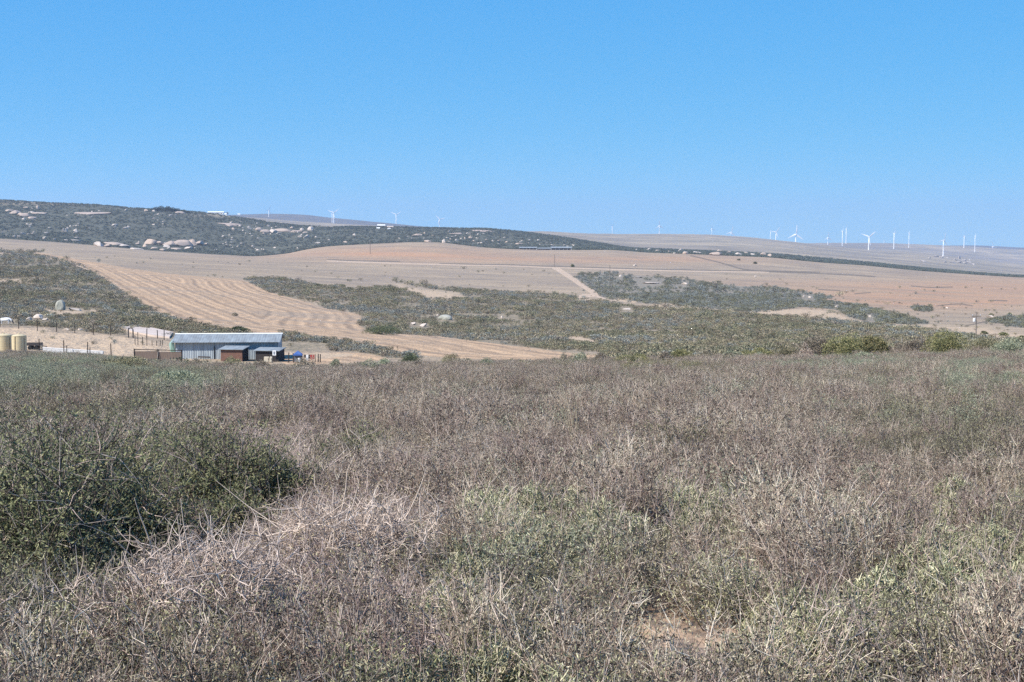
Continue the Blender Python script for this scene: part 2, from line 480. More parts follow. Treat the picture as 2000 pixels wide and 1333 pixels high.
# ------------------------------------------------------------------ the ground sheet
def build_ground():
    NC, NR = 1250, 820
    wv = np.linspace(-0.60, 0.60, NC)
    t = np.linspace(0, 1, NR)
    off = 30.0
    Yr = off * (np.exp(t * math.log((16500 + off) / (off - 14))) * (off - 14) / off) - off   # -14 .. 16500
    X = wv[None, :] * (Yr[:, None] + 38); Y = np.repeat(Yr[:, None], NC, 1)
    x, y = X.ravel(), Y.ravel()
    z = H(x, y)
    px, py, cv = cover(x, y, z)
    rr, cc = np.meshgrid(np.arange(NR - 1), np.arange(NC - 1), indexing='ij')
    a = (rr * NC + cc).ravel()
    F = np.stack([a, a + 1, a + NC + 1, a + NC], 1)
    # --- material
    k = NT('ground_soil_and_fields')
    tc = k.coords()
    c1 = k.n('ShaderNodeVertexColor', layer_name='c1'); c2 = k.n('ShaderNodeVertexColor', layer_name='c2')
    c3 = k.n('ShaderNodeVertexColor', layer_name='c3')
    s1 = k.n('ShaderNodeSeparateColor'); k.l(c1.outputs[0], s1.inputs[0])
    s2 = k.n('ShaderNodeSeparateColor'); k.l(c2.outputs[0], s2.inputs[0])
    s3 = k.n('ShaderNodeSeparateColor'); k.l(c3.outputs[0], s3.inputs[0])
    nA = k.noise(0.06, 8, 0.62, tc)       # ~15 m and finer
    nB = k.noise(0.012, 6, 0.6, tc)       # ~80 m
    nC = k.noise(0.9, 5, 0.7, tc)         # ~1 m
    nF = k.noise(0.0035, 9, 0.66, tc)     # far hills
    nG = k.noise(0.028, 5, 0.7, tc)
    nL = k.noise(0.02, 7, 0.62, k.coords((0.25, 1.0, 1.0)))   # streaks that run along the slope
    def edge(ch, soft=0.05, amt=0.35):
        s = k.math('ADD', ch, k.math('MULTIPLY', k.math('SUBTRACT', nA, 0.5), amt))
        return k.ramp(s, 0.5 - soft, 0.5 + soft)
    scrub = edge(s1.outputs[0], 0.06, 0.8); gold = edge(s1.outputs[1], 0.05, 0.12); bare = edge(s1.outputs[2], 0.10, 1.7)
    patch = edge(s2.outputs[0], 0.06, 0.6)
    # tan fields
    tan = k.mix(k.ramp(nL, 0.3, 0.7), (0.300, 0.227, 0.150), (0.465, 0.355, 0.228))
    tan = k.mix(k.ramp(nC, 0.35, 0.7), tan, k.mix(0.5, tan, (0.40, 0.32, 0.24)))
    nS = k.noise(0.16, 6, 0.7, k.coords((0.12, 1.0, 1.0)), 0.6)
    nW = k.noise(0.035, 8, 0.72, k.coords((0.3, 1.0, 1.0)), 0.8)
    tan = k.mix(k.math('MULTIPLY', k.ramp(nS, 0.42, 0.68), 0.55), tan, (0.205, 0.165, 0.135))
    tan = k.mix(k.math('MULTIPLY', k.ramp(nS, 0.50, 0.30), 0.35), tan, (0.50, 0.40, 0.30))
    tan = k.mix(k.math('MULTIPLY', k.ramp(nB, 0.45, 0.62), 0.45), tan, (0.235, 0.190, 0.155))
    tan = k.mix(k.math('MULTIPLY', k.ramp(nW, 0.50, 0.66), 0.75), tan, (0.185, 0.160, 0.140))
    tan = k.mix(k.math('MULTIPLY', k.math('MULTIPLY', s2.outputs[1], k.ramp(nL, 0.25, 0.65)), 0.85), tan, (0.45, 0.25, 0.145))
    ctr = k.math('SINE', k.math('MULTIPLY', k.math('ADD', nB, k.math('MULTIPLY', nA, 0.10)), 190.0))
    tan = k.mix(k.math('MULTIPLY', k.ramp(ctr, 0.1, 1.0), 0.22), tan, (0.20, 0.155, 0.12))
    # stubble with contour furrows
    fur = k.attr('fur').outputs['Fac']
    wob = k.math('ADD', fur, k.math('MULTIPLY', nA, 5.5))
    w1 = k.math('SINE', k.math('MULTIPLY', wob, 2 * math.pi / 4.6))
    w2 = k.math('SINE', k.math('MULTIPLY', wob, 2 * math.pi / 11.0))
    wv_ = k.math('ADD', k.math('MULTIPLY', w1, 0.6), k.math('MULTIPLY', w2, 0.45))
    wv_ = k.math('ADD', k.math('MULTIPLY', wv_, k.ramp(k.noise(0.03, 3, 0.5, tc), 0.22, 0.5)), k.math('MULTIPLY', k.math('SUBTRACT', nC, 0.5), 2.6))
    gcol = k.mix(k.ramp(wv_, -1.5, 1.3), (0.225, 0.160, 0.112), (0.58, 0.395, 0.242))
    gcol = k.mix(k.math('MULTIPLY', k.ramp(nW, 0.50, 0.62), 0.6), gcol, (0.27, 0.225, 0.18))
    col = k.mix(gold, tan, gcol)
    # scrub floor
    sc = k.mix(k.ramp(nC, 0.35, 0.65), (0.17, 0.145, 0.10), (0.33, 0.265, 0.185))
    sc = k.mix(k.math('MULTIPLY', k.ramp(nA, 0.52, 0.66), 0.7), sc, (0.36, 0.28, 0.21))
    pc = k.mix(k.ramp(nC, 0.35, 0.65), (0.16, 0.145, 0.115), (0.31, 0.262, 0.20))
    pc = k.mix(k.math('MULTIPLY', k.ramp(nA, 0.58, 0.68), 0.8), pc, (0.27, 0.23, 0.19))
    col = k.mix(scrub, col, sc); col = k.mix(patch, col, pc)
    sand = k.mix(k.ramp(nC, 0.3, 0.7), (0.37, 0.27, 0.18), (0.52, 0.40, 0.28))
    col = k.mix(bare, col, sand)
    col = k.mix(k.math('MULTIPLY', k.ramp(s3.outputs[0], 0.3, 0.7), 0.85), col, (0.50, 0.375, 0.27))
    col = k.mix(k.math('MULTIPLY', k.ramp(s3.outputs[1], 0.3, 0.7), 0.75), col, (0.13, 0.11, 0.09))
    # far hills
    n3 = k.noise(0.11, 5, 0.75, tc)
    hill = k.mix(k.ramp(k.math('ADD', k.math('MULTIPLY', n3, 0.6), k.math('MULTIPLY', k.noise(0.35, 4, 0.8, tc), 0.4)), 0.38, 0.60), (0.050, 0.056, 0.042), (0.150, 0.148, 0.110))
    hill = k.mix(k.math('MULTIPLY', k.ramp(n3, 0.66, 0.72), 0.8), hill, (0.30, 0.26, 0.22))
    hill = k.mix(k.math('MULTIPLY', k.ramp(nB, 0.60, 0.70), 0.35), hill, (0.20, 0.17, 0.13))
    col = k.mix(s2.outputs[2], col, hill)
    ff = k.mix(k.ramp(nF, 0.40, 0.60), (0.25, 0.21, 0.145), (0.40, 0.315, 0.205))
    ff = k.mix(k.math('MULTIPLY', k.ramp(k.noise(0.0016, 4, 0.6, k.coords((0.5, 1, 1))), 0.50, 0.56), 0.5), ff, (0.20, 0.165, 0.13))
    ff = k.mix(k.math('MULTIPLY', k.ramp(k.noise(0.012, 8, 0.8, k.coords((0.4, 1, 1))), 0.53, 0.60), 0.75), ff, (0.11, 0.105, 0.09))
    ff = k.mix(k.math('MULTIPLY', k.ramp(k.noise(0.03, 6, 0.75, k.coords((0.35, 1, 1))), 0.56, 0.66), 0.7), ff, (0.13, 0.115, 0.10))
    col = k.mix(s3.outputs[2], col, ff)
    bl = k.attr('blue').outputs['Fac']
    bh = k.mix(k.ramp(k.noise(0.012, 7, 0.7, tc), 0.4, 0.62), (0.075, 0.075, 0.062), (0.16, 0.14, 0.115))
    col = k.mix(bl, col, bh)
    # near litter
    near = k.attr('near').outputs['Fac']
    n9 = k.noise(9.0, 6, 0.7, tc)
    lit = k.mix(k.ramp(n9, 0.35, 0.65), (0.05, 0.04, 0.033), (0.20, 0.165, 0.135))
    sandn = k.mix(k.ramp(n9, 0.3, 0.7), (0.32, 0.215, 0.14), (0.43, 0.31, 0.215))
    lit = k.mix(k.attr('nsand').outputs['Fac'], lit, sandn)
    col = k.mix(near, col, lit)
    k.l(col, k.b.inputs['Base Color'])
    k.b.inputs['Roughness'].default_value = 0.95
    k.b.inputs['Specular IOR Level'].default_value = 0.1
    hb = k.math('ADD', k.math('MULTIPLY', n3, 1.6), k.math('MULTIPLY', nC, 0.15))
    k.bump(hb, 0.9, 1.6)
    me = mesh_np('ground', np.stack([x, y, z], 1), F, k.m, smooth=True)
    sdn = lambda a: np.clip(0.5 + a / 28, 0, 1)
    sm = lambda v, a, b: np.clip((v - a) / (b - a), 0, 1)
    def blob(cx, cy, rx, ry): return np.exp(-(((px - cx) / rx) ** 2 + ((py - cy) / ry) ** 2))
    red = 1.0 * blob(760, 496, 230, 13) + 0.95 * blob(1800, 585, 260, 22) + 0.8 * blob(1960, 565, 160, 26) + 0.7 * blob(1300, 508, 220, 9) + 0.45 * blob(1600, 560, 300, 16) + .5 * blob(1000, 508, 200, 8)
    red = np.clip(red, 0, 1) * (y > 300)
    trk = np.zeros(len(x)); dk = np.zeros(len(x))
    g = np.nonzero((y > GATE0) & (y < 2200) & (px > -50) & (px < 2050))[0]
    for arr, L in ((trk, TRACKS), (dk, DARKLINES)):
        for hw, P in L:
            Q = catmull(P, False, 3) * np.array([1, 2.0])
            d = seg_dist(px[g], py[g] * 2.0, Q, False)
            arr[g] = np.maximum(arr[g], np.clip(1 - (d - hw) / 2.0, 0, 1))
    hillm = sm(y, 2085, 2125) * (1 - sm(y, 3700, 3900))
    # farm land just behind the left crest stays tan
    farf = sm(y, 3650, 3850) * (1 - sm(y, 9000, 9800) * ((px < 1500) + 0.0))
    rightblue = np.clip((px - 1500) / 60, 0, 1)
    blue = sm(y, 9000, 9900) * (px < 1450) + rightblue * sm(y, 12300, 12700) + rightblue * 0.55 * blob(1660, 484, 75, 7) * (y > 8200)
    # tan strip on the upper left slope skyline and fields right behind the far crest
    tmp = blob(60, 397, 160, 4.0) * (y > 2600) * (y < 3700) * (py < 402)
    farf = np.clip(farf + 0.9 * tmp + 0.8 * blob(440, 421, 70, 4) * (y > 2800) * (y < 3900), 0, 1)
    def col_attr(nm, ch):
        a_ = me.color_attributes.new(nm, 'FLOAT_COLOR', 'POINT')
        arr = np.ones((len(x), 4), dtype=np.float32)
        for i, c in enumerate(ch): arr[:, i] = c
        a_.data.foreach_set('color', arr.ravel())
    col_attr('c1', (sdn(cv['scrub']), sdn(cv['gold']), sdn(cv['bare'])))
    col_attr('c2', (sdn(cv['patch']), red, hillm))
    col_attr('c3', (trk, dk, farf))
    # furrow coordinate: metres from the field edge
    gp = catmull(POLY_GOLD[0], True, 2)
    wp = []
    for p in gp:
        q = ground(p[0], min(p[1], 702), 200.0); wp.append((q[0], q[1]))
    wp = np.array(wp)
    fur = np.zeros(len(x)); s = np.nonzero(cv['gold'] > -10)[0]
    fur[s] = seg_dist(x[s], y[s], wp, True)
    def fa(nm, v):
        a_ = me.attributes.new(nm, 'FLOAT', 'POINT'); a_.data.foreach_set('value', np.ascontiguousarray(v, dtype=np.float32))
    fa('fur', fur); fa('blue', np.clip(blue, 0, 1))
    nearm = 1 - sm(y, 150, 185)
    # shared: soft edge from litter to the slope cover
    fa('near', nearm)
    ns = np.clip(np.exp(-(((x - 1.0) / 0.75) ** 2 + ((y - 8.1) / 1.1) ** 2)) * 1.8 - 0.3, 0, 1) * (y < 12)
    fa('nsand', ns)
    o = link(bpy.data.objects.new('ground', me)); tag(o, kind='structure')
build_ground()

# ------------------------------------------------------------------ plants: ribbons and leaves in numpy
def frames(D):
    D = D / np.linalg.norm(D, axis=1, keepdims=True)
    up = np.where(np.abs(D[:, 2:3]) > 0.9, np.array([[1.0, 0, 0]]), np.array([[0, 0, 1.0]]))
    P = np.cross(D, up); P /= np.linalg.norm(P, axis=1, keepdims=True)
    return D, P, np.cross(D, P)

class Plant:
    def __init__(s, seed): s.V, s.F, s.v, s.m, s.n = [], [], [], [], 0; s.r = np.random.default_rng(seed)
    def _add(s, V, F, v, m):
        s.V.append(V); s.F.append(F + s.n); s.v.append(v); s.m.append(np.full(len(F), m)); s.n += len(V)
    def stems(s, base, dirs, length, rad, seg=3, curl=0.5, grav=0.0, m=0, v=None, tip=0.35):
        """three-sided tapered stems; returns the points along them (seg+1, n, 3)"""
        n = len(base); P = base.copy(); D = dirs / np.linalg.norm(dirs, axis=1, keepdims=True)
        pts_ = [P.copy()]; ring = []
        L = np.asarray(length).reshape(-1, 1) / seg; rad = np.broadcast_to(np.asarray(rad, float).reshape(-1, 1), (n, 1))
        fr0 = frames(D)[1:]
        for k in range(seg + 1):
            f = 1 - (1 - tip) * k / seg
            for j in range(3):
                a = 2 * math.pi * j / 3
                ring.append(P + (fr0[0] * math.cos(a) + fr0[1] * math.sin(a)) * rad * f)
            if k < seg:
                D = D + s.r.normal(0, curl / seg ** 0.5, (n, 3)); D[:, 2] += grav
                D /= np.linalg.norm(D, axis=1, keepdims=True)
                P = P + D * L; pts_.append(P.copy())
        V = np.stack(ring, 1).reshape(-1, 3)      # per stem (seg+1)*3
        per = (seg + 1) * 3
        F = []
        for k in range(seg):
            for j in range(3):
                F.append([k * 3 + j, k * 3 + (j + 1) % 3, (k + 1) * 3 + (j + 1) % 3, (k + 1) * 3 + j])
        F = (np.array(F)[None] + (np.arange(n) * per)[:, None, None]).reshape(-1, 4)
        vv = s.r.random(n) if v is None else v
        s._add(V, F, np.repeat(vv, seg * 3), m)
        return np.array(pts_)
    def leaves(s, pos, dirs, length, width, m=1, v=None, fold=0.0):
        n = len(pos); D, P, Q = frames(dirs + s.r.normal(0, 1e-3, dirs.shape))
        a = s.r.random((n, 1)) * 6.283
        S = P * np.cos(a) + Q * np.sin(a)
        N = np.cross(D, S)
        L = np.broadcast_to(np.asarray(length, float).reshape(-1, 1), (n, 1)); Wd = np.broadcast_to(np.asarray(width, float).reshape(-1, 1), (n, 1)) / 2
        mid = pos + D * L * 0.45 + N * L * 0.10
        V = np.stack([pos, mid + S * Wd, pos + D * L, mid - S * Wd], 1).reshape(-1, 3)
        F = np.arange(n * 4).reshape(-1, 4)
        s._add(V, F, s.r.random(n) if v is None else v, m)
    def mesh(s, name, mats):
        return mesh_np(name, np.concatenate(s.V), np.concatenate(s.F), mats, v=np.concatenate(s.v), midx=np.concatenate(s.m))

def upd(r, n, spread):
    a = r.random(n) * 6.283; t = np.abs(r.normal(0, spread, n))
    return np.stack([np.cos(a) * np.sin(t), np.sin(a) * np.sin(t), np.cos(t)], 1)
def rnd_dir(r, n, zbias=0.0):
    d = r.normal(0, 1, (n, 3)); d[:, 2] += zbias
    return d / np.linalg.norm(d, axis=1, keepdims=True)

M_DRY = plant_mat('dry_stems', [(0.143, 0.096, 0.079), (0.438, 0.319, 0.256), (0.85, 0.722, 0.579)])
M_HEAD = plant_mat('seed_heads', [(0.020, 0.015, 0.013), (0.035, 0.026, 0.022), (0.06, 0.045, 0.038)])
M_GREY = plant_mat('dead_twigs', [(0.146, 0.109, 0.092), (0.44, 0.34, 0.289), (0.762, 0.614, 0.517)])
M_DKGR = plant_mat('dark_green_leaves', [(0.052, 0.059, 0.031), (0.14, 0.146, 0.073), (0.353, 0.323, 0.171)])
M_WOOD = plant_mat('woody_stems', [(0.049, 0.039, 0.034), (0.14, 0.112, 0.091), (0.462, 0.406, 0.35)])
M_LTGR = plant_mat('fleshy_leaves', [(0.121, 0.133, 0.076), (0.355, 0.348, 0.205), (0.67, 0.585, 0.411)])
M_BLGR = plant_mat('blue_green_leaves', [(0.114, 0.135, 0.094), (0.293, 0.317, 0.212), (0.522, 0.525, 0.357)])
M_YEGR = plant_mat('yellow_green_leaves', [(0.076, 0.086, 0.038), (0.219, 0.219, 0.095), (0.438, 0.372, 0.189)])
M_OLIV = plant_mat('olive_leaves', [(0.09, 0.089, 0.048), (0.238, 0.222, 0.126), (0.454, 0.413, 0.254)])
M_BRWN = plant_mat('dry_brown_leaves', [(0.091, 0.075, 0.054), (0.266, 0.222, 0.165), (0.512, 0.445, 0.335)])
M_MIDG = plant_mat('slope_grey_green', [(0.121, 0.108, 0.067), (0.263, 0.23, 0.147), (0.479, 0.399, 0.264)])
M_MIDD = plant_mat('slope_dark_green', [(0.078, 0.081, 0.049), (0.173, 0.169, 0.104), (0.313, 0.291, 0.189)])
M_MIDU = plant_mat('slope_blue_grey', [(0.105, 0.115, 0.104), (0.21, 0.223, 0.198), (0.364, 0.371, 0.325)])
M_FARG = plant_mat('far_slope_green', [(0.065, 0.078, 0.064), (0.111, 0.127, 0.102), (0.169, 0.189, 0.151)])
M_STRAW = plant_mat('straw', [(0.20, 0.16, 0.09), (0.38, 0.32, 0.19), (0.56, 0.49, 0.31)])

def dry_shrub(seed, n=42, h=0.55, heads=0.55, mats=(M_DRY, M_BRWN, M_HEAD), leafn=5, col_bias=0.0):
    p = Plant(seed); r = p.r
    b = np.stack([r.normal(0, .12, n), r.normal(0, .12, n), np.full(n, -0.05)], 1)
    d = upd(r, n, 0.36)
    L = h * (0.6 + 0.6 * r.random(n))
    P = p.stems(b, d, L, 0.0029 + 0.0024 * r.random(n), 4, 0.25, 0.02)
    tips = [P[-1]]
    for lev in (1, 2, 3):
        k = 3
        q = np.repeat(P[lev] * 0.5 + P[lev + 1] * 0.5 if lev < 4 else P[lev], k, 0)
        dd = np.repeat(P[lev + 1] - P[lev], k, 0); dd /= np.linalg.norm(dd, axis=1, keepdims=True)
        dd = dd + r.normal(0, 0.45, dd.shape)
        T = p.stems(q, dd, np.repeat(L, k) * (0.42 - 0.08 * lev) * (0.7 + 0.6 * r.random(n * k)), 0.0026, 2, 0.3, 0.05)
        tips.append(T[-1])
    tips = np.concatenate(tips)
    if leafn:
        q = np.repeat(tips, leafn, 0); q = q - np.array([0, 0, 1.0]) * (r.random((len(q), 1)) * 0.14) + r.normal(0, 0.02, q.shape)
        p.leaves(q, rnd_dir(r, len(q), 0.8), 0.018 + 0.022 * r.random(len(q)), 0.0055, m=1)
    s = tips[r.random(len(tips)) < heads * 0.25]
    s = s[s[:, 2] > 0.55 * h] if heads else s[:0]
    if len(s):
        q = np.repeat(s, 5, 0) + r.normal(0, 0.006, (len(s) * 5, 3)) * np.array([1.3, 1.3, 0.6])
        dh = rnd_dir(r, len(q)); dh[:, 2] *= 0.25
        p.leaves(q, dh, 0.021, 0.010, m=2)
    return p.mesh('dry_shrub_%d' % seed, list(mats))

def tangle(seed, n=46, rad=0.32, h=0.38):
    p = Plant(seed); r = p.r
    b = np.stack([r.normal(0, rad * .5, n), r.normal(0, rad * .5, n), r.random(n) * h * 0.3 - 0.04], 1)
    P = p.stems(b, rnd_dir(r, n, 1.0), h * (0.6 + 0.8 * r.random(n)), 0.0044, 5, 0.75, 0.0)
    for lev in (1, 2, 3, 4):
        k = 3
        q = np.repeat(P[lev], k, 0)
        T = p.stems(q, rnd_dir(r, n * k, 0.5), h * (0.25 + 0.4 * r.random(n * k)), 0.003, 3, 0.8, 0.0)
    q = np.repeat(T[-1], 3, 0)
    p.leaves(q + r.normal(0, .02, q.shape), rnd_dir(r, len(q)), 0.02, 0.006, m=1)
    return p.mesh('dead_tangle_%d' % seed, [M_GREY, M_STRAW])

def leafy(seed, mleaf, n=34, h=0.5, nl=22, ll=0.028, lw=0.008, spread=0.6, mst=None, zb=0.6):
    p = Plant(seed); r = p.r
    b = np.stack([r.normal(0, .10, n), r.normal(0, .10, n), np.full(n, -0.05)], 1)
    L = h * (0.6 + 0.6 * r.random(n))
    P = p.stems(b, upd(r, n, spread), L, 0.0045, 4, 0.35, 0.03)
    T = [P[2], P[3], P[4]]
    for lev in (1, 2, 3):
        q = np.repeat(P[lev], 2, 0)
        t = p.stems(q, rnd_dir(r, n * 2, 0.9), np.repeat(L, 2) * 0.4, 0.0028, 2, 0.4)
        T += [t[1], t[2]]
    T = np.concatenate(T)
    q = np.repeat(T, nl // 6 + 1, 0) + r.normal(0, 0.022, (len(T) * (nl // 6 + 1), 3))
    p.leaves(q, rnd_dir(r, len(q), zb), ll * (0.7 + 0.6 * r.random(len(q))), lw, m=1)
    return p.mesh('leafy_%d' % seed, [mst or M_WOOD, mleaf])

def fleshy(seed, n=400, rad=0.26, mat=None):
    p = Plant(seed); r = p.r
    a = r.random(n) * 6.283; rr = rad * np.sqrt(r.random(n))
    hh = 0.30 * (1 - (rr / rad) ** 2) + 0.03
    b = np.stack([np.cos(a) * rr, np.sin(a) * rr, hh * r.random(n)], 1)
    d = upd(r, n, 0.55) + b * np.array([1.6, 1.6, 0])
    p.stems(b, d, 0.035 + 0.03 * r.random(n), 0.0052, 2, 0.35, 0.05, m=1, tip=0.45)
    q = b + d * 0.05
    p.stems(np.repeat(b, 2, 0) + r.normal(0, .02, (2 * n, 3)), rnd_dir(r, 2 * n, 0.5), 0.028 + 0.022 * r.random(2 * n), 0.0045, 2, 0.3, 0.05, m=1, tip=0.5)
    p.stems(b[:30], rnd_dir(r, 30, 1.3), 0.24, 0.003, 3, 0.4, m=0)
    return p.mesh('fleshy_%d' % seed, [M_GREY, mat or M_LTGR])

def clump(seed, mleaf, n=170, rx=0.6, h=0.6, ll=0.15, lw=0.07):
    """a shrub for the middle distance: leaf sprays through a domed volume"""
    p = Plant(seed); r = p.r
    k = 7
    c = np.stack([r.normal(0, rx * .45, k), r.normal(0, rx * .45, k), h * (0.3 + 0.4 * r.random(k))], 1)
    i = r.integers(0, k, n)
    d = rnd_dir(r, n, 0.45)
    q = c[i] + d * (0.22 + 0.14 * r.random((n, 1))) * np.array([rx * 1.3, rx * 1.3, h * 0.9])
    p.leaves(q, d + r.normal(0, .5, d.shape), ll * (0.6 + 0.8 * r.random(n)), lw, m=1)
    p.stems(np.zeros((9, 3)), upd(r, 9, 0.6), h * 0.9, 0.02, 3, 0.3, m=0)
    return p.mesh('clump_%d' % seed, [M_WOOD, mleaf])

# ------------------------------------------------------------------ scattered ground cover (nobody could count it): instanced on points
def gn_scatter(name, pts3, scl, rotz, tilt, protos, label=None):
    col = bpy.data.collections.new(name + '_forms')
    for i, me in enumerate(protos):
        o = bpy.data.objects.new('%s_form_%d' % (name, i), me); col.objects.link(o)
    me = bpy.data.meshes.new(name)
    me.vertices.add(len(pts3)); me.vertices.foreach_set('co', np.ascontiguousarray(pts3, dtype=np.float32).ravel())
    a = me.attributes.new('scl', 'FLOAT', 'POINT'); a.data.foreach_set('value', np.ascontiguousarray(scl, dtype=np.float32))
    a = me.attributes.new('rot', 'FLOAT_VECTOR', 'POINT')
    rv = np.stack([tilt * RNG.normal(0, 1, len(scl)), tilt * RNG.normal(0, 1, len(scl)), rotz], 1).astype(np.float32)
    a.data.foreach_set('vector', rv.ravel())
    me.update()
    o = link(bpy.data.objects.new(name, me)); tag(o, kind='stuff')
    if label: o['label'] = label
    ng = bpy.data.node_groups.new(name + '_nodes', 'GeometryNodeTree')
    ng.interface.new_socket('Geometry', in_out='INPUT', socket_type='NodeSocketGeometry')
    ng.interface.new_socket('Geometry', in_out='OUTPUT', socket_type='NodeSocketGeometry')
    N = ng.nodes
    gi, go = N.new('NodeGroupInput'), N.new('NodeGroupOutput')
    m2p = N.new('GeometryNodeMeshToPoints'); ip = N.new('GeometryNodeInstanceOnPoints')
    ci = N.new('GeometryNodeCollectionInfo'); ci.inputs['Collection'].default_value = col
    ci.inputs['Separate Children'].default_value = True; ci.inputs['Reset Children'].default_value = True
    rn = N.new('FunctionNodeRandomValue'); rn.data_type = 'INT'
    rn.inputs[4].default_value = 0; rn.inputs[5].default_value = len(protos) - 1
    na = N.new('GeometryNodeInputNamedAttribute'); na.data_type = 'FLOAT'; na.inputs[0].default_value = 'scl'
    nr = N.new('GeometryNodeInputNamedAttribute'); nr.data_type = 'FLOAT_VECTOR'; nr.inputs[0].default_value = 'rot'
    er = N.new('FunctionNodeEulerToRotation')
    Lk = ng.links.new
    Lk(gi.outputs[0], m2p.inputs['Mesh']); Lk(m2p.outputs[0], ip.inputs['Points'])
    Lk(ci.outputs[0], ip.inputs['Instance']); ip.inputs['Pick Instance'].default_value = True
    Lk(rn.outputs[2], ip.inputs['Instance Index'])
    Lk(na.outputs[0], ip.inputs['Scale']); Lk(nr.outputs[0], er.inputs[0]); Lk(er.outputs[0], ip.inputs['Rotation'])
    Lk(ip.outputs[0], go.inputs[0])
    md = o.modifiers.new('scatter', 'NODES'); md.node_group = ng
    return o

def sample_field(y0, y1, dens, ulim=0.44, ub=None):
    """random points between two distances, dens per square metre"""
    lo, hi = (-ulim, ulim) if ub is None else ub
    area = (hi - lo) * (y1 ** 2 - y0 ** 2) / 2 + 6 * (y1 - y0)
    n = int(area * dens)
    y = np.sqrt(RNG.random(n) * (y1 ** 2 - y0 ** 2) + y0 ** 2)
    x = (lo + (hi - lo) * RNG.random(n)) * y + (RNG.random(n) - 0.5) * 6
    return x, y

KINDS = ['dry', 'grey', 'dark', 'flesh', 'blue', 'yellow', 'olive']
def fg_kind(x, y, z):
    """which plant grows here, by the patches the photograph shows"""
    px, py = to_px(x, y, z + 0.25)
    n1 = fbm(x / 2.2, y / 2.2, 31, 4); n2 = fbm(x / 1.1 + 50, y / 1.1, 37, 3); n3 = fbm(x / 7, y / 7, 41, 3)
    n4 = fbm(x / 3.5 + 9, y / 3.5, 47, 3)
    def b(cx, cy, rx, ry): return np.exp(-(((px - cx) / rx) ** 2 + ((py - cy) / ry) ** 2))
    S = {}
    S['dry'] = 0.55 + 0.10 * n1
    S['grey'] = 0.38 + 0.36 * n2 + 0.85 * b(540, 1080, 330, 160) + 0.5 * b(480, 880, 120, 60) + 0.3 * b(620, 1240, 300, 60) + 0.25 * b(150, 1290, 200, 60)
    S['dark'] = 0.20 + 0.42 * n1 + 0.45 * b(120, 960, 300, 150) + 0.3 * b(400, 900, 180, 80) + 0.35 * b(1450, 1030, 90, 60) + 0.3 * b(690, 840, 60, 40)
    S['flesh'] = (0.33 + 0.64 * n2 + 0.62 * b(200, 1160, 180, 60) + 0.75 * b(1100, 1010, 130, 45) + 0.75 * b(930, 1090, 200, 60)
                  + 0.6 * b(1330, 970, 110, 50) + 0.65 * b(1780, 1130, 250, 70) + 0.6 * b(1560, 1190, 160, 50) + 0.55 * b(720, 900, 80, 40)
                  + 0.45 * b(1350, 1040, 160, 50) + 0.35 * b(1900, 1060, 150, 90) + 0.4 * b(500, 1190, 200, 40) + 0.4 * b(900, 1290, 900, 60)) - 0.6 * np.clip((940 - py) / 80, 0, 1)
    S['blue'] = (0.27 + 0.48 * n4 + 0.75 * b(120, 725, 260, 42) + 0.45 * b(340, 770, 120, 30) + 0.55 * b(1900, 725, 130, 40) + 0.5 * b(1670, 712, 90, 16)
                 + 0.35 * b(1550, 720, 90, 20) + 0.2 * b(500, 740, 120, 25))
    S['yellow'] = (0.05 + 0.32 * n2 + 0.72 * b(1250, 715, 90, 12) + 0.6 * b(1340, 722, 60, 10) + 0.6 * b(1930, 780, 80, 16) + 0.55 * b(1480, 690, 50, 8) + 0.35 * b(1110, 715, 40, 9)
                   + 0.4 * b(1200, 770, 60, 16) + 0.35 * b(430, 1160, 120, 60))
    S['olive'] = (0.42 + 0.55 * n3 + 0.25 * n1 + 0.35 * b(150, 790, 260, 60) + 0.25 * b(1750, 730, 250, 40) + 0.25 * b(300, 740, 300, 40)
                  + 0.25 * b(1850, 830, 200, 60) + 0.2 * b(700, 880, 100, 60))
    A = np.stack([S[k] for k in KINDS], 1) + RNG.normal(0, 0.13, (len(x), len(KINDS))) * np.array([1, 1, 1, 1.5, 1, 1, 1.3])
    return np.argmax(A, 1)

near_forms = {
    'dry': [dry_shrub(s, 40 + 6 * (s % 3), 0.50 + 0.05 * (s % 3)) for s in range(1, 6)],
    'grey': [tangle(s) for s in range(11, 15)],
    'dark': [leafy(s, M_DKGR, 24, 0.55, 26, 0.034, 0.0085) for s in range(21, 25)],
    'flesh': [fleshy(s) for s in range(31, 35)],
    'blue': [leafy(s, M_BLGR, 26, 0.48, 28, 0.030, 0.0075) for s in range(41, 44)],
    'yellow': [leafy(s, M_YEGR, 26, 0.50, 28, 0.030, 0.008) for s in range(51, 54)],
    'olive': [leafy(s, M_OLIV, 24, 0.5, 16, 0.028, 0.0065) for s in range(61, 64)],
}
STUFF_NAME = {'dry': 'dry_brown_scrub', 'grey': 'dead_grey_scrub', 'dark': 'dark_green_scrub', 'flesh': 'fleshy_ground_cover',
              'blue': 'blue_green_scrub', 'yellow': 'yellow_green_scrub', 'olive': 'olive_scrub'}
STUFF_LABEL = {'dry': 'dry brown stemmed scrub with dark seed heads', 'grey': 'pale grey dead twig tangle in the foreground', 'dark': 'dark green low scrub',
               'flesh': 'pale green fleshy leaved ground cover', 'blue': 'blue green low scrub', 'yellow': 'yellow green low scrub', 'olive': 'olive coloured low scrub'}
SC = {'dry': 1.0, 'grey': 0.95, 'dark': 1.0, 'flesh': 1.1, 'blue': 1.05, 'yellow': 1.0, 'olive': 1.0}
xs, ys = [], []
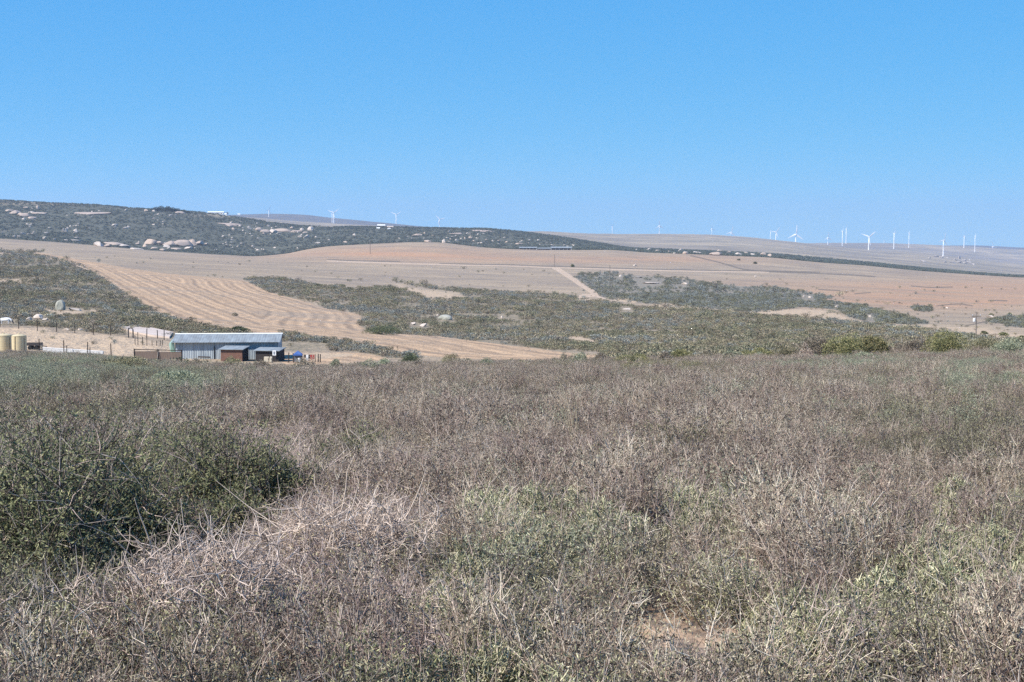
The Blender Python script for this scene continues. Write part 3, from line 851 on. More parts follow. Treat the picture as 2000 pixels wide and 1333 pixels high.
for (y0, y1, dn) in ((1.8, 8, 9.5), (8, 16, 7.5), (16, 40, 5.5), (40, 75, 4.2), (75, 150, 2.6)):
    a, b_ = sample_field(y0, y1, dn, 0.43); xs.append(a); ys.append(b_)
    # and on both sides of the view, so the scrub goes on when one steps aside
    n_ = int(2 * 14 * (y1 - y0) * dn * 0.8); b_ = RNG.uniform(y0 if y0 > 2 else -6, y1, n_)
    a = (0.43 * np.maximum(b_, 0) + RNG.uniform(3 if y0 > 2 else 0.8, 17, n_)) * np.where(RNG.random(n_) < .5, -1, 1); xs.append(a); ys.append(b_)
xs = np.concatenate(xs); ys = np.concatenate(ys); zs = H(xs, ys)
kk = fg_kind(xs, ys, zs)
bareg = ((((xs - 1.10) / 0.44) ** 2 + ((ys - 7.7) / 1.05) ** 2 < 1) | (((xs - 0.74) / 0.22) ** 2 + ((ys - 7.5) / 0.7) ** 2 < 1)) & (RNG.random(len(xs)) < 0.78)
bareg |= (fbm(xs / 0.9, ys / 0.9, 63, 3) < -0.42) & (ys < 40)
for i, k in enumerate(KINDS):
    s = (kk == i) & (~bareg)
    n = int(s.sum())
    if not n: continue
    sc = SC[k] * (0.62 + 0.40 * RNG.random(n) + 0.75 * RNG.random(n) ** 7) * (1 + 0.42 * fbm(xs[s] / 1.6, ys[s] / 1.6, 71, 3) + 0.15 * fbm(xs[s] / 8, ys[s] / 8, 73, 2)) * np.clip(0.86 + ys[s] / 250, 0.86, 1.12)
    sc = np.minimum(sc, np.interp(ys[s], [4, 10, 30, 60, 150], [0.85, 1.1, 1.35, 0.95, 0.85]))
    gn_scatter(STUFF_NAME[k], np.stack([xs[s], ys[s], zs[s] - 0.02], 1), sc, RNG.random(n) * 6.283, 0.12, near_forms[k], STUFF_LABEL[k])
print('foreground plants', len(xs))

# ------------------------------------------------------------------ scrub on the slopes beyond
mid_forms = {
    'g': [clump(100 + s, M_MIDG, 150, 0.6, 0.62) for s in range(3)] ,
    'd': [clump(110 + s, M_MIDD, 150, 0.65, 0.7) for s in range(2)],
    'b': [clump(120 + s, M_BRWN, 130, 0.55, 0.5) for s in range(2)],
    'u': [clump(130 + s, M_MIDU, 140, 0.6, 0.55) for s in range(2)],
}
CLEAR = [(118, 606, 15), (146, 607, 30), (57, 625, 13), (74, 624, 24), (89, 626, 14), (130, 646, 14), (156, 645, 12), (807, 635, 16), (826, 638, 22), (871, 625, 28), (855, 617, 7),
         (980, 622, 7), (1224, 605, 22), (1272, 554, 44), (1338, 556, 13), (1700, 620, 16), (1634, 601, 9), (1582, 582, 12), (1570, 581, 8), (1247, 543, 16), (1212, 541, 8)]
def mid_scatter():
    X, Y, Zz, Kk, Sc = [], [], [], [], []
    for (y0, y1, dn, s0) in ((150, 330, 0.95, 1.0), (330, 560, 0.55, 1.25), (560, 1000, 0.20, 1.7), (1000, 2080, 0.035, 2.6)):
        x, y = sample_field(y0, y1, dn, 0.42)
        z = H(x, y); px, py, cv = cover(x, y, z)
        j = 9 * fbm(x / 12, y / 12, 81, 4) + RNG.normal(0, 2.5, len(x))
        in_s = (cv['scrub'] + j > 0); in_p = (cv['patch'] + j * 0.6 > 0); in_b = cv['bare'] + j * 1.1 > 0
        clear = (px > -12) & (px < 38) & (py > 624) & (py < 645)
        for (cx, cy, cw) in CLEAR: clear |= (np.abs(px - cx) < cw * 0.62) & (py > cy - 5) & (py < cy + 9)
        clear |= (px > 70) & (px < 205) & (py > 602) & (py < 622) & (in_b | (fbm(x / 5, y / 5, 87, 3) > 0.1))
        near = (y < 185) & (cv['gold'] < 0)
        keep = (in_s | in_p | near) & ~(in_b & (y > 150) & ((RNG.random(len(x)) < 0.58) | (py > 636)))
        keep &= ~clear
        gap = fbm(x / 16, y / 26, 83, 4)
        keep &= ~((gap < -0.27 + 0.12 * RNG.normal(0, 1, len(x))) & (y > 185))
        keep &= ~((px > 225) & (px < 640) & (py > 655) & (y > 205) & (y < 290))   # yard of the shed
        keep |= (RNG.random(len(x)) < 0.006) & (cv['gold'] < -3) & (y > 250) & (y < 1500)
        x, y, z, px, in_p = x[keep], y[keep], z[keep], px[keep], in_p[keep]
        n = len(x)
        q = fbm(x / 30, y / 30, 91, 4) + 0.3 * RNG.normal(0, 1, n)
        k = np.where(q > 0.30, 1, np.where(q > -0.05, 0, np.where(q > -0.32, 2, 3)))
        k = np.where(in_p, np.where(RNG.random(n) < 0.6, 3, 1), k)
        X.append(x); Y.append(y); Zz.append(z); Kk.append(k); Sc.append(s0 * (0.45 + 0.65 * RNG.random(n) + 1.3 * RNG.random(n) ** 9))
    return map(np.concatenate, (X, Y, Zz, Kk, Sc))
mx, my, mz, mk, ms = mid_scatter()
print('slope shrubs', len(mx))
for i, (k, nm) in enumerate((('g', 'olive_slope_scrub'), ('d', 'dark_slope_scrub'), ('b', 'brown_slope_scrub'), ('u', 'grey_green_slope_scrub'))):
    s = mk == i; n = int(s.sum())
    gn_scatter(nm, np.stack([mx[s], my[s], mz[s]], 1), ms[s], RNG.random(n) * 6.283, 0.05, mid_forms[k], nm.replace('_', ' ') + ' on the valley sides')
# shrubs that give the far dark hill its grain
def far_scatter():
    x, y = sample_field(2110, 3350, 0.0085, 0.42)
    z = H(x, y); px, py = to_px(x, y, z)
    keep = (fbm(x / 60, y / 60, 95, 3) > -0.35)
    x, y, z = x[keep], y[keep], z[keep]
    n = len(x)
    gn_scatter('far_hill_scrub', np.stack([x, y, z], 1), 5.0 * (0.4 + 0.8 * RNG.random(n)), RNG.random(n) * 6.283, 0.03, [clump(140 + s, M_FARG, 90, 0.65, 0.45, 0.2, 0.13) for s in range(3)], 'dark scrub on the far hill')
    print('far shrubs', n)
far_scatter()
# ------------------------------------------------------------------ materials of things
M_ROCK = simple('granite', (0.42, 0.36, 0.31), (0.27, 0.24, 0.21), 1.2, 0.9, bump=0.5)
M_ROCKF = simple('granite_weathered', (0.50, 0.385, 0.30), (0.30, 0.24, 0.195), 0.25, 0.9)
M_ROCKG = simple('granite_lichen', (0.37, 0.355, 0.30), (0.24, 0.24, 0.195), 1.4, 0.9, bump=0.5)
M_ROCKW = simple('granite_pale', (0.58, 0.49, 0.41), (0.40, 0.34, 0.29), 0.9, 0.9, bump=0.4)
M_ZINC = simple('galvanised_sheet', (0.44, 0.50, 0.53), (0.25, 0.285, 0.31), 0.9, 0.55, 0.0, stretch=(3, 0.3, 0.3))
M_ZROOF = simple('galvanised_roof', (0.28, 0.315, 0.33), (0.17, 0.18, 0.185), 0.8, 0.6, 0.0, stretch=(1.5, 0.4, 1))
M_RUST = simple('rust_brick', (0.20, 0.105, 0.075), (0.12, 0.07, 0.055), 1.8, 0.9)
M_DARKW = simple('dark_boards_and_shade', (0.045, 0.038, 0.036), (0.025, 0.022, 0.022), 2.0, 0.85)  # boards, and the painted shade on the brick lean-to's right wall
M_POST = simple('tarred_posts', (0.045, 0.036, 0.032), (0.025, 0.020, 0.018), 6, 0.9)
M_GPOST = simple('weathered_posts', (0.36, 0.33, 0.29), (0.22, 0.20, 0.175), 6, 0.9)
M_PPOLE = simple('pole_timber', (0.24, 0.20, 0.17), (0.15, 0.125, 0.105), 2, 0.85)
M_TANK = simple('cream_tank', (0.60, 0.50, 0.31), (0.46, 0.38, 0.24), 1.3, 0.6, stretch=(2, 2, 0.4))
M_WHITE = simple('white_paint', (0.78, 0.78, 0.77), (0.68, 0.68, 0.67), 1.0, 0.6)
M_LIME = simple('limewash', (0.56, 0.57, 0.58), (0.40, 0.41, 0.42), 0.9, 0.85)
M_CREAM = simple('cream_panel', (0.66, 0.58, 0.44), (0.55, 0.47, 0.35), 2.0, 0.6)
M_CONC = simple('concrete', (0.60, 0.50, 0.43), (0.44, 0.36, 0.30), 0.5, 0.9)
M_GREEN = simple('green_sheet', (0.20, 0.36, 0.29), (0.30, 0.42, 0.37), 0.8, 0.7)
M_BLUE = simple('blue_canvas', (0.035, 0.09, 0.27), (0.06, 0.12, 0.30), 2.0, 0.8)
M_GREYC = simple('grey_canvas', (0.22, 0.24, 0.28), (0.16, 0.18, 0.21), 1.0, 0.8)
M_RED = simple('red_cloth', (0.42, 0.08, 0.07), (0.34, 0.06, 0.06), 3.0, 0.9)
M_BLK = simple('black_cloth', (0.02, 0.02, 0.025), None, 3.0, 0.9)
M_REED = simple('reed_panel', (0.24, 0.185, 0.15), (0.15, 0.115, 0.095), 2.0, 0.95, stretch=(4, 4, 0.5))
M_STEEL = simple('dark_steel', (0.05, 0.055, 0.062), (0.08, 0.06, 0.05), 2.0, 0.6)
M_TYRE = simple('tyre', (0.02, 0.02, 0.02), None, 3.0, 0.8)
M_TURB = simple('turbine_white', (0.90, 0.90, 0.90), (0.87, 0.87, 0.87), 0.05, 0.45)
M_GLASS = simple('dark_opening', (0.03, 0.035, 0.04), None, 1.0, 0.4)
M_TRUNK = simple('bark', (0.09, 0.07, 0.055), (0.05, 0.04, 0.032), 3.0, 0.95)
M_FARTREE = plant_mat('far_tree_leaves', [(0.019, 0.031, 0.018), (0.046, 0.065, 0.036), (0.091, 0.111, 0.065)])
M_SLOPEG = plant_mat('slope_bush_leaves', [(0.039, 0.052, 0.026), (0.104, 0.127, 0.065), (0.208, 0.227, 0.13)])

def shared(name, mesh, parent=None, loc=(0, 0, 0), rot=(0, 0, 0), scale=(1, 1, 1)):
    o = link(bpy.data.objects.new(name, mesh)); o.parent = parent
    o.location = loc; o.rotation_euler = rot; o.scale = scale
    return o
def copy_tree(o, parent=None):
    c = o.copy(); scene.collection.objects.link(c); c.parent = parent
    for ch in list(o.children): copy_tree(ch, c)
    return c

# ------------------------------------------------------------------ rocks
def rock_mesh(seed, mat, ncut=14):
    bm = bmesh.new(); bmesh.ops.create_icosphere(bm, subdivisions=3, radius=1.0)
    r = np.random.default_rng(seed); cuts = [(Vector(r.normal(0, 1, 3)).normalized(), (0.42 if ncut > 6 else 0.72) + (0.32 if ncut > 6 else 0.2) * r.random()) for _ in range(ncut)]
    off = r.random(3) * 50
    for v in bm.verts:
        p = v.co.copy()
        for nrm, d in cuts:
            k = p.dot(nrm) - d
            if k > 0: p -= nrm * k * 0.95
        nz = float(fbm(np.array([p.x * 1.6 + off[0] + p.z]), np.array([p.y * 1.6 + off[1] - p.z * .7]), seed, 3)[0])
        p *= 1 + 0.16 * nz
        v.co = p
    me = bpy.data.meshes.new('rock_%d' % seed); bm.to_mesh(me); bm.free()
    me.materials.append(mat); return me
ROCKS = {m: [rock_mesh(s + i * 20, mt, 5 if m == 'g' else 14) for s in range(5)] for i, (m, mt) in enumerate((('n', M_ROCK), ('f', M_ROCKF), ('g', M_ROCKG), ('w', M_ROCKW)))}
def rock(px, py, wpx, hpx, label, group=None, kind='f', ymin=150.0, rz=None, name='boulder'):
    x, y, z = ground(px, py, ymin)
    sx = wpx / 2 * y / FPX * 1.12; sz = hpx * y / FPX * 0.62
    me = ROCKS[kind][int(RNG.integers(0, 5))]
    e_ = max(2.0, sx * 0.6)
    gx = float((H(x + e_, y) - H(x - e_, y))[0]) / (2 * e_); gy = float((H(x, y + e_) - H(x, y - e_))[0]) / (2 * e_)
    q = Vector((-gx, -gy, 1)).normalized().to_track_quat('Z', 'Y') if wpx > 2 * hpx else Vector((0, 0, 1)).to_track_quat('Z', 'Y')
    Mq = q.to_matrix() @ Matrix.Rotation((RNG.random() * 0.8 - 0.4) if rz is None else rz, 3, 'Z')
    o = shared(name, me, None, (x, y, z + sz * 0.42), Mq.to_euler(), (sx * 1.2, max(sx * 0.9, sz * 0.9), sz * 1.3))
    return tag(o, label, 'rock', group)

rock(118, 606, 15, 19, 'tall rounded grey green lichen boulder on the bare orange sand', kind='g', rz=0.2)
rock(146, 607, 30, 6, 'low flat pinkish rock just right of the tall lichen boulder', kind='n')
for px, py, w_, h_, L in ((57, 625, 13, 7, 'small pale rock at the left end of the white rock pile past the cow'), (74, 624, 22, 11, 'largest whitish rock of the pile to the right of the cow'),
                          (89, 626, 14, 4, 'flat low tail rock at the right end of the white rock pile')):
    rock(px, py, w_, h_, L, 'white rocks beyond the cow', 'w')
rock(130, 646, 12, 6, 'small white rock between the fence posts in the grass', kind='w')
rock(156, 645, 12, 4, 'low pinkish white rock beside the third dark fence post', kind='w')
rock(807, 635, 14, 6, 'small pale boulder at left of the pair above the round bush', kind='w')
rock(826, 638, 20, 7, 'wedge shaped pale boulder at right of the pair in the valley scrub', kind='w')
rock(871, 625, 26, 9, 'broad pale lichen spotted boulder in the middle of the valley scrub', kind='g')
rock(855, 617, 6, 3, 'tiny white stone up and left of the broad valley boulder', kind='w')
rock(980, 622, 5, 5, 'small upright pale stone in the valley scrub below the field', kind='w')
rock(1224, 605, 22, 3, 'long low pale slab in the scrub below the sandy road end', kind='w')
rock(1308, 686, 8, 6, 'white stone on the near crest left of the green bush', kind='w', ymin=95)
rock(1237, 580, 5, 3, 'small white stone inside the grey patch near the road', kind='w')
rock(1212, 541, 7, 4, 'small white boulder at the top edge of the grey patch', kind='w')
rock(1247, 543, 16, 3, 'low pinkish slab on the top edge of the grey patch', kind='n')
rock(1272, 554, 44, 3, 'long flat pale slab lying across the grey patch', kind='w')
rock(1338, 556, 13, 5, 'rounded pale boulder right of the long flat slab', kind='w')
rock(1570, 581, 6, 5, 'left small grey boulder on the patch edge at right', kind='w')
rock(1582, 582, 10, 4, 'white boulder beside the grey one on the patch edge', kind='w')
rock(1634, 601, 9, 5, 'white boulder at the narrow waist of the grey patch', kind='w')
rock(1700, 620, 14, 5, 'white domed boulder in the narrow tail of the grey patch', kind='w')
rock(1935, 620, 14, 4, 'white flat rock in the tan field under a tiny bush', kind='w')
rock(1850, 603, 9, 3, 'small white stone in the tan field at right', kind='w')
rock(1240, 520, 7, 3, 'white stone in the tan field just above the thin track', kind='w')
rock(1475, 541, 7, 3, 'white stone in the tan field right of the track fork', kind='w')
ORD = ['first', 'second', 'third', 'fourth', 'fifth', 'sixth', 'seventh', 'eighth', 'ninth', 'tenth', 'eleventh', 'twelfth', 'thirteenth', 'fourteenth',
       'fifteenth', 'sixteenth', 'seventeenth', 'eighteenth', 'nineteenth', 'twentieth', 'twenty first']
def form_word(w_, h_):
    return 'upright' if h_ >= w_ else ('long flat' if w_ > 3 * h_ else ('blocky' if w_ >= 12 else 'small'))
OUT = {  # outcrops on the far hills: label stem, group, rocks
 'main': ('pink block of the long outcrop', 'granite blocks of the long outcrop',
   [(195, 485, 24, 8), (225, 480, 44, 9), (245, 484, 24, 8), (294, 478, 18, 11), (311, 479, 17, 10), (335, 481, 36, 9), (360, 482, 30, 13), (376, 481, 16, 12), (391, 479, 24, 8),
    (403, 479, 12, 4), (318, 491, 14, 7), (265, 487, 32, 3), (345, 488, 24, 5), (305, 488, 18, 5), (210, 483, 18, 6), (270, 478, 14, 4), (283, 483, 12, 5), (325, 484, 18, 7), (348, 481, 20, 8), (370, 487, 16, 5)]),
 'foot': ('grey boulder along the far left field edge', 'boulders along the field edge at far left',
   [(28, 465, 8, 6), (36, 465, 8, 6), (43, 458, 13, 5), (55, 459, 5, 4), (62, 459, 7, 5), (70, 461, 6, 3), (13, 461, 7, 3), (4, 455, 8, 2), (86, 468, 8, 7), (106, 470, 5, 5), (130, 471, 20, 4), (148, 472, 24, 5), (92, 456, 12, 3),
    (150, 466, 14, 4), (133, 462, 5, 2), (22, 459, 8, 3)]),
 'top': ('orange rock of the upper left outcrop', 'rocks of the upper left outcrop',
   [(18, 414, 16, 4), (30, 419, 26, 7), (40, 422, 10, 6), (50, 424, 16, 7), (62, 428, 14, 6), (46, 430, 7, 4), (62, 416, 14, 3), (80, 419, 22, 3)]),
 'midr': ('pink block of the outcrop below the hill farm', 'granite blocks below the hill farm',
   [(507, 451, 13, 6), (520, 455, 18, 6), (534, 455, 20, 8), (553, 453, 24, 6), (577, 454, 18, 5), (606, 452, 13, 9), (589, 451, 9, 5), (570, 447, 10, 4), (540, 444, 6, 2), (595, 456, 8, 4), (515, 459, 6, 4)]),
 'strip': ('pale rock on the ridge behind the tan field', 'rocks on the low ridge behind the tan field',
   [(1243, 491, 5, 5), (1266, 490, 14, 5), (1286, 492, 16, 4), (1306, 494, 12, 4), (1329, 491, 8, 5), (1340, 499, 14, 6), (1360, 496, 26, 6), (1397, 501, 38, 7), (1404, 492, 14, 4), (1424, 495, 14, 4), (1444, 499, 18, 5),
    (1457, 496, 14, 5), (1470, 499, 16, 5), (1490, 499, 20, 6), (1504, 503, 9, 7), (1318, 497, 10, 3)]),
 'kopje': ('granite boulder on the hump under the turbines', 'granite boulders of the far right hump',
   [(1828, 502, 12, 4), (1838, 504, 8, 4), (1851, 505, 9, 3), (1873, 506, 5, 8), (1874, 514, 10, 6), (1885, 515, 10, 5), (1893, 514, 14, 5), (1901, 518, 10, 4), (1803, 511, 18, 3), (1861, 514, 12, 3), (1882, 510, 8, 4), (1865, 509, 7, 4),
    (1845, 513, 9, 3), (1815, 505, 8, 3), (1894, 509, 8, 3)]),
 'right': ('pale rock under the central hill crest', 'rocks under the central crest',
   [(815, 461, 20, 4), (829, 459, 4, 6), (846, 462, 5, 4), (893, 458, 28, 3), (917, 458, 8, 4), (908, 468, 4, 5), (918, 467, 8, 5), (933, 466, 10, 2), (880, 469, 5, 3), (950, 470, 5, 4), (962, 472, 6, 4), (975, 471, 8, 3), (990, 474, 6, 3),
    (940, 476, 6, 3), (955, 480, 10, 2), (985, 466, 8, 3), (925, 473, 5, 4), (984, 459, 8, 2)]),
}
for key, (lab, grp, lst) in OUT.items():
    for i_, (px, py, w_, h_) in enumerate(sorted(lst)):
        if key in ('main', 'midr', 'top'): w_, h_ = w_ * 1.12, h_ * 1.1
        rock(px, py, w_, h_, form_word(w_, h_) + ' ' + lab + ', ' + ORD[i_] + ' from the left', grp, 'n' if key in ('kopje', 'foot') else 'w' if (RNG.random() < 0.25) else 'f', ymin=2080)
for px, py, w_, h_, L in ((52, 409, 10, 7, 'orange squarish boulder near the left skyline'), (74, 410, 7, 9, 'tall orange boulder near the left skyline with a shaded right side'),
        (62, 409, 6, 3, 'little white stone between the two orange skyline boulders'), (124, 453, 6, 7, 'left of two touching white boulders halfway up the dark hill'),
        (130, 454, 6, 8, 'right of two touching grey boulders halfway up the dark hill'), (148, 455, 11, 8, 'lone white pointed boulder right of the touching pair'),
        (225, 442, 13, 5, 'white block with a dark gap at its right on the hill'), (245, 448, 12, 5, 'sloping white rock right of the white block'),
        (285, 414, 9, 5, 'left small orange rock under the dark grove'), (300, 414, 8, 4, 'right small grey rock under the dark grove'), (353, 418, 18, 5, 'wide orange rock right of the dark grove'),
        (836, 474, 18, 7, 'big pinkish domed boulder on the edge of the tan field'), (867, 475, 9, 8, 'pointed white boulder on the edge of the tan field'),
        (856, 474, 8, 3, 'low grey rock between the domed and the pointed boulder'), (875, 474, 8, 4, 'grey rock touching the pointed boulder on its right'),
        (447, 442, 18, 4, 'low pinkish slab on the slope right of the grove'), (455, 450, 6, 5, 'brownish boulder beneath the low pinkish slab'), (488, 449, 6, 5, 'small squarish grey rock with a pale rim'),
        (586, 464, 8, 5, 'left of the two white boulders under the hill farm outcrop'), (599, 465, 12, 6, 'right and larger of the two white boulders under the hill farm outcrop'),
        (617, 464, 5, 3, 'tiny white stone right of the larger white boulder'), (619, 476, 18, 3, 'flat white slab low on the dark slope above the field'),
        (634, 476, 8, 2, 'short flat slab next to the longer white slab'), (674, 474, 12, 3, 'thin pale slab left of the upper power pole'), (692, 461, 8, 5, 'rounded white boulder above the upper power pole')):
    rock(px, py, w_, h_, L, None, 'w' if 'white' in L or 'grey' in L else 'f', ymin=2080)
# pale slab patches on the hill
for px, py, w_, L in ((175, 418, 78, 'broad flat orange slab high on the dark hill'), (75, 418, 30, 'thin flat slab behind the upper left outcrop'), (455, 440, 50, 'flat reddish slab on the slope below the white farm building'), (945, 453, 40, 'flat pinkish slab just under the central crest'),
                      (1013, 478, 18, 'thin pale slab above the long farm sheds'), (1750, 476, 14, 'faint pale slab on the far ridge')):
    if px < 1500: rock(px, py, w_, 3.2, L, None, 'f', 2080)
def stone_zone(px, py):
    up = (py - np.interp(px, *CUR_J)) / max(np.interp(px, *CUR_I) - np.interp(px, *CUR_J), 1) < 0.5
    if px < 150: return 'near the orange skyline boulders at far left' if up else 'above the boulder row at far left'
    if px < 280: return 'around the broad flat orange slab' if up else 'above the left half of the long outcrop'
    if px < 400: return 'below the skyline grove' if up else 'around the right half of the long outcrop'
    if px < 500: return 'below the long white skyline building' if up else 'near the thin pale hillside pole'
    if px < 640: return 'close to the outcrop below the hill farm' if up else 'between that outcrop and the orange field'
    if px < 800: return 'just below the hill farm buildings' if up else 'above the power pole on the orange field'
    if px < 1000: return 'high under the central crest' if up else 'low under the central crest by the domed boulder'
    return 'above the three long sheds' if up else 'right beside the three long sheds'
n_small = 0
while n_small < 150:
    px, py = RNG.uniform(0, 1180), RNG.uniform(400, 492)
    if py < np.interp(px, *CUR_J) + 6 or py > np.interp(px, *CUR_I) - 5: continue
    if fbm(px / 60, py / 12, 55, 3) < -0.02 + 0.25 * RNG.random(): continue
    rock(px, py, RNG.uniform(3, 8), RNG.uniform(1.6, 3.2), 'small pale stone on the dark hillside, ' + stone_zone(px, py), 'small stones scattered over the dark hill', 'w', 2080, name='stone')
    n_small += 1

# ------------------------------------------------------------------ bushes that stand out
def bush(px, Y, wpx, hpx, mat, label, n=2600, ll=0.10, lw=0.05, base=None, group=None, name='bush', ymin=150, sharp=0.5, cat='bush', dead=0.0):
    if Y is None: x, y, z = ground(px, base, ymin)
    else: x, y, z = at(px, Y)
    rx = wpx / 2 * y / FPX; h = hpx * y / FPX
    p = Plant(int(px * 7 + hpx * 13) + 5); r = p.r
    k = max(8, int(16 * min(1.6, rx)))
    a = r.random(k) * 6.283; rr = np.sqrt(r.random(k))
    cz = h * (0.35 + 0.42 * r.random(k)) * (1 - 0.55 * rr ** 2)
    c = np.stack([np.cos(a) * rr * rx * 0.72, np.sin(a) * rr * rx * 0.72, cz], 1)
    i = r.integers(0, k, n); d = rnd_dir(r, n, 0.35)
    sz = np.array([rx * 0.34, rx * 0.34, h * 0.30]) * (0.75 + 0.5 * r.random((k, 1)))[i]
    q = c[i] + d * sz * (0.72 + 0.4 * r.random((n, 1)))
    q[:, 2] = np.maximum(q[:, 2], 0.02)
    o = empty(name, (x, y, z - 0.03), r.random() * 0 , label, cat, group)
    p.leaves(q, d + r.normal(0, sharp, d.shape), ll * (0.6 + 0.8 * r.random(n)), lw, m=0)
    shared('foliage', p.mesh('foliage', [mat]), o)
    s = Plant(int(px) + 999)
    st = 14
    tgt = c[r.integers(0, k, st)]
    s.stems(np.zeros((st, 3)) + r.normal(0, 0.05 * rx, (st, 3)) * np.array([1, 1, 0]), tgt + np.array([0, 0, 0.05]), np.linalg.norm(tgt, axis=1), 0.018 * max(rx, .6), 4, 0.12, 0.0, m=0)
    shared('stems', s.mesh('stems', [M_WOOD]), o)
    return o
bush(766, None, 54, 12, M_DKGR, 'dark flattened bush at the left end of the sandy spur', 2200, 0.40, 0.22, base=572)
bush(748, None, 78, 20, M_SLOPEG, 'wide dark green bush beside the rounded end of the stubble field', 5200, 0.22, 0.12, base=654)
bush(801, 190, 52, 36, M_SLOPEG, 'round green bush alone on the stubble just past the near crest', 4200, 0.15, 0.08)
bush(462, None, 56, 12, M_SLOPEG, 'low domed green bush behind the tin shed roof', 3200, 0.28, 0.15, base=650)
bush(622, None, 18, 8, M_DKGR, 'dark small bush on the upper rim of the valley scrub', 900, 0.4, 0.2, base=562)
bush(668, None, 13, 5, M_DKGR, 'brownish small bush on the tan field above the valley scrub', 700, 0.4, 0.2, base=560)
bush(550, None, 28, 7, M_DKGR, 'dark long bush at the left tip of the valley scrub', 1200, 0.4, 0.2, base=549)
bush(1118, None, 7, 6, M_DKGR, 'tiny lone dark bush beside the junction of track and sandy road', 500, 0.8, 0.5, base=522)
bush(458, None, 13, 6, M_BRWN, 'small brown bush standing alone in the golden stubble', 700, 0.3, 0.15, base=617)
bush(635, None, 12, 8, M_DKGR, 'small dark bush between the shed and the stubble', 700, 0.18, 0.1, base=670)
bush(1922, None, 14, 5, M_DKGR, 'left dark mound bush at the lower edge of the right field', 700, 0.3, 0.15, base=653)
bush(1959, None, 21, 6, M_DKGR, 'domed dark bush in the pale sand at far right', 900, 0.3, 0.15, base=656)
bush(1933, None, 24, 4, M_BRWN, 'low brown bush under the left dark mound bush', 900, 0.3, 0.15, base=660)
bush(1995, None, 16, 8, M_DKGR, 'dark bush cut by the right edge of the photo', 900, 0.3, 0.15, base=665)
bush(1936, None, 8, 4, M_DKGR, 'tiny dark bush sitting behind the white flat rock', 400, 0.5, 0.25, base=617)
bush(1972, None, 8, 3, M_DKGR, 'tiny dark bush in the orange field at far right', 400, 0.5, 0.25, base=615)
bush(1475, None, 8, 4, M_DKGR, 'dark bush in the tan field above the track fork', 400, 0.9, 0.5, base=516)
bush(1443, None, 6, 3, M_DKGR, 'smaller dark bush left of the one above the track fork', 400, 0.9, 0.5, base=509)
bush(1767, None, 6, 5, M_DKGR, 'dark upright shrub on the top edge of the patch tail', 400, 0.5, 0.3, base=619)
# on the near crest, at right
bush(1592, 84, 84, 50, M_BRWN, 'dry brown bush on the crest left of the twin green bushes', 7000, 0.075, 0.032)
bush(1650, 82, 92, 56, M_YEGR, 'left of the twin olive green bushes on the near crest', 9000, 0.075, 0.04)
bush(1703, 83, 70, 58, M_YEGR, 'right of the twin olive green bushes on the near crest', 8000, 0.075, 0.04)
bush(1692, 74, 60, 22, M_BLGR, 'low blue green bush in front of the twin olive bushes', 4000, 0.06, 0.03)
bush(1748, 84, 46, 36, M_BRWN, 'small greyish brown bush right of the twin olive bushes', 4000, 0.07, 0.03)
bush(1842, 78, 100, 58, M_YEGR, 'rounded yellow green bush alone near the right fence posts', 10000, 0.075, 0.038)
bush(1790, 82, 66, 38, M_BRWN, 'dull brown bush between the twin olive bushes and the yellow green one', 4500, 0.07, 0.03)
bush(1335, 84, 58, 36, M_YEGR, 'small green bush on the crest right of the white stone', 4500, 0.07, 0.035)
bush(1480, 84, 80, 34, M_YEGR, 'low yellow green bush on the crest at centre right', 5000, 0.07, 0.035)
bush(1375, 84, 44, 32, M_BRWN, 'small pinkish brown bush right of the small crest green bush', 3000, 0.07, 0.03)
bush(1100, 84, 20, 34, M_BRWN, 'thin dry brown shrub sticking up against the stubble', 1300, 0.06, 0.02)
bush(1240, 76, 100, 30, M_YEGR, 'low spreading yellow green bush just under the crest', 6500, 0.06, 0.03)
bush(1575, 78, 28, 44, M_DRY, 'dark brown upright dead shrub on the crest', 2500, 0.06, 0.02)

bush(1530, 84, 60, 34, M_OLIV, 'greyish olive bush on the crest left of the dry brown one', 5000, 0.07, 0.03)
bush(1915, 80, 100, 38, M_OLIV, 'wide greyish olive bush on the crest right of the yellow green one', 7000, 0.07, 0.03)
bush(1975, 74, 90, 40, M_BLGR, 'blue green bush on the crest at the right edge', 7000, 0.065, 0.03)
bush(1430, 82, 60, 26, M_BLGR, 'grey green bush on the crest between two yellow green ones', 4500, 0.065, 0.03)
bush(1190, 84, 50, 26, M_BRWN, 'brown bush on the crest where the stubble strip ends', 3600, 0.065, 0.028)
bush(240, 62, 130, 36, M_OLIV, 'broad olive bush on the crest in front of the pen fence', 8000, 0.055, 0.026)
bush(345, 46, 120, 40, M_BLGR, 'blue green bush below the tin shed left end', 8000, 0.045, 0.022)
bush(90, 60, 150, 28, M_OLIV, 'low olive bush in front of the cream tanks', 8000, 0.05, 0.025)

for i_, px in enumerate(np.linspace(395, 1560, 20)):
    px = float(px + RNG.uniform(-22, 22)); kind_ = int(RNG.integers(0, 4))
    bush(px, float(RNG.uniform(66, 92)), float(RNG.uniform(26, 62)), float(RNG.uniform(24, 40)), (M_BRWN, M_OLIV, M_BLGR, M_BRWN)[kind_],
         ('dry brown', 'dull olive', 'grey green', 'dry brown')[kind_] + ' low bush on the crest line, ' + ORD[i_] + ' from the left', 2600, 0.06, 0.026, group='low bushes along the crest line')

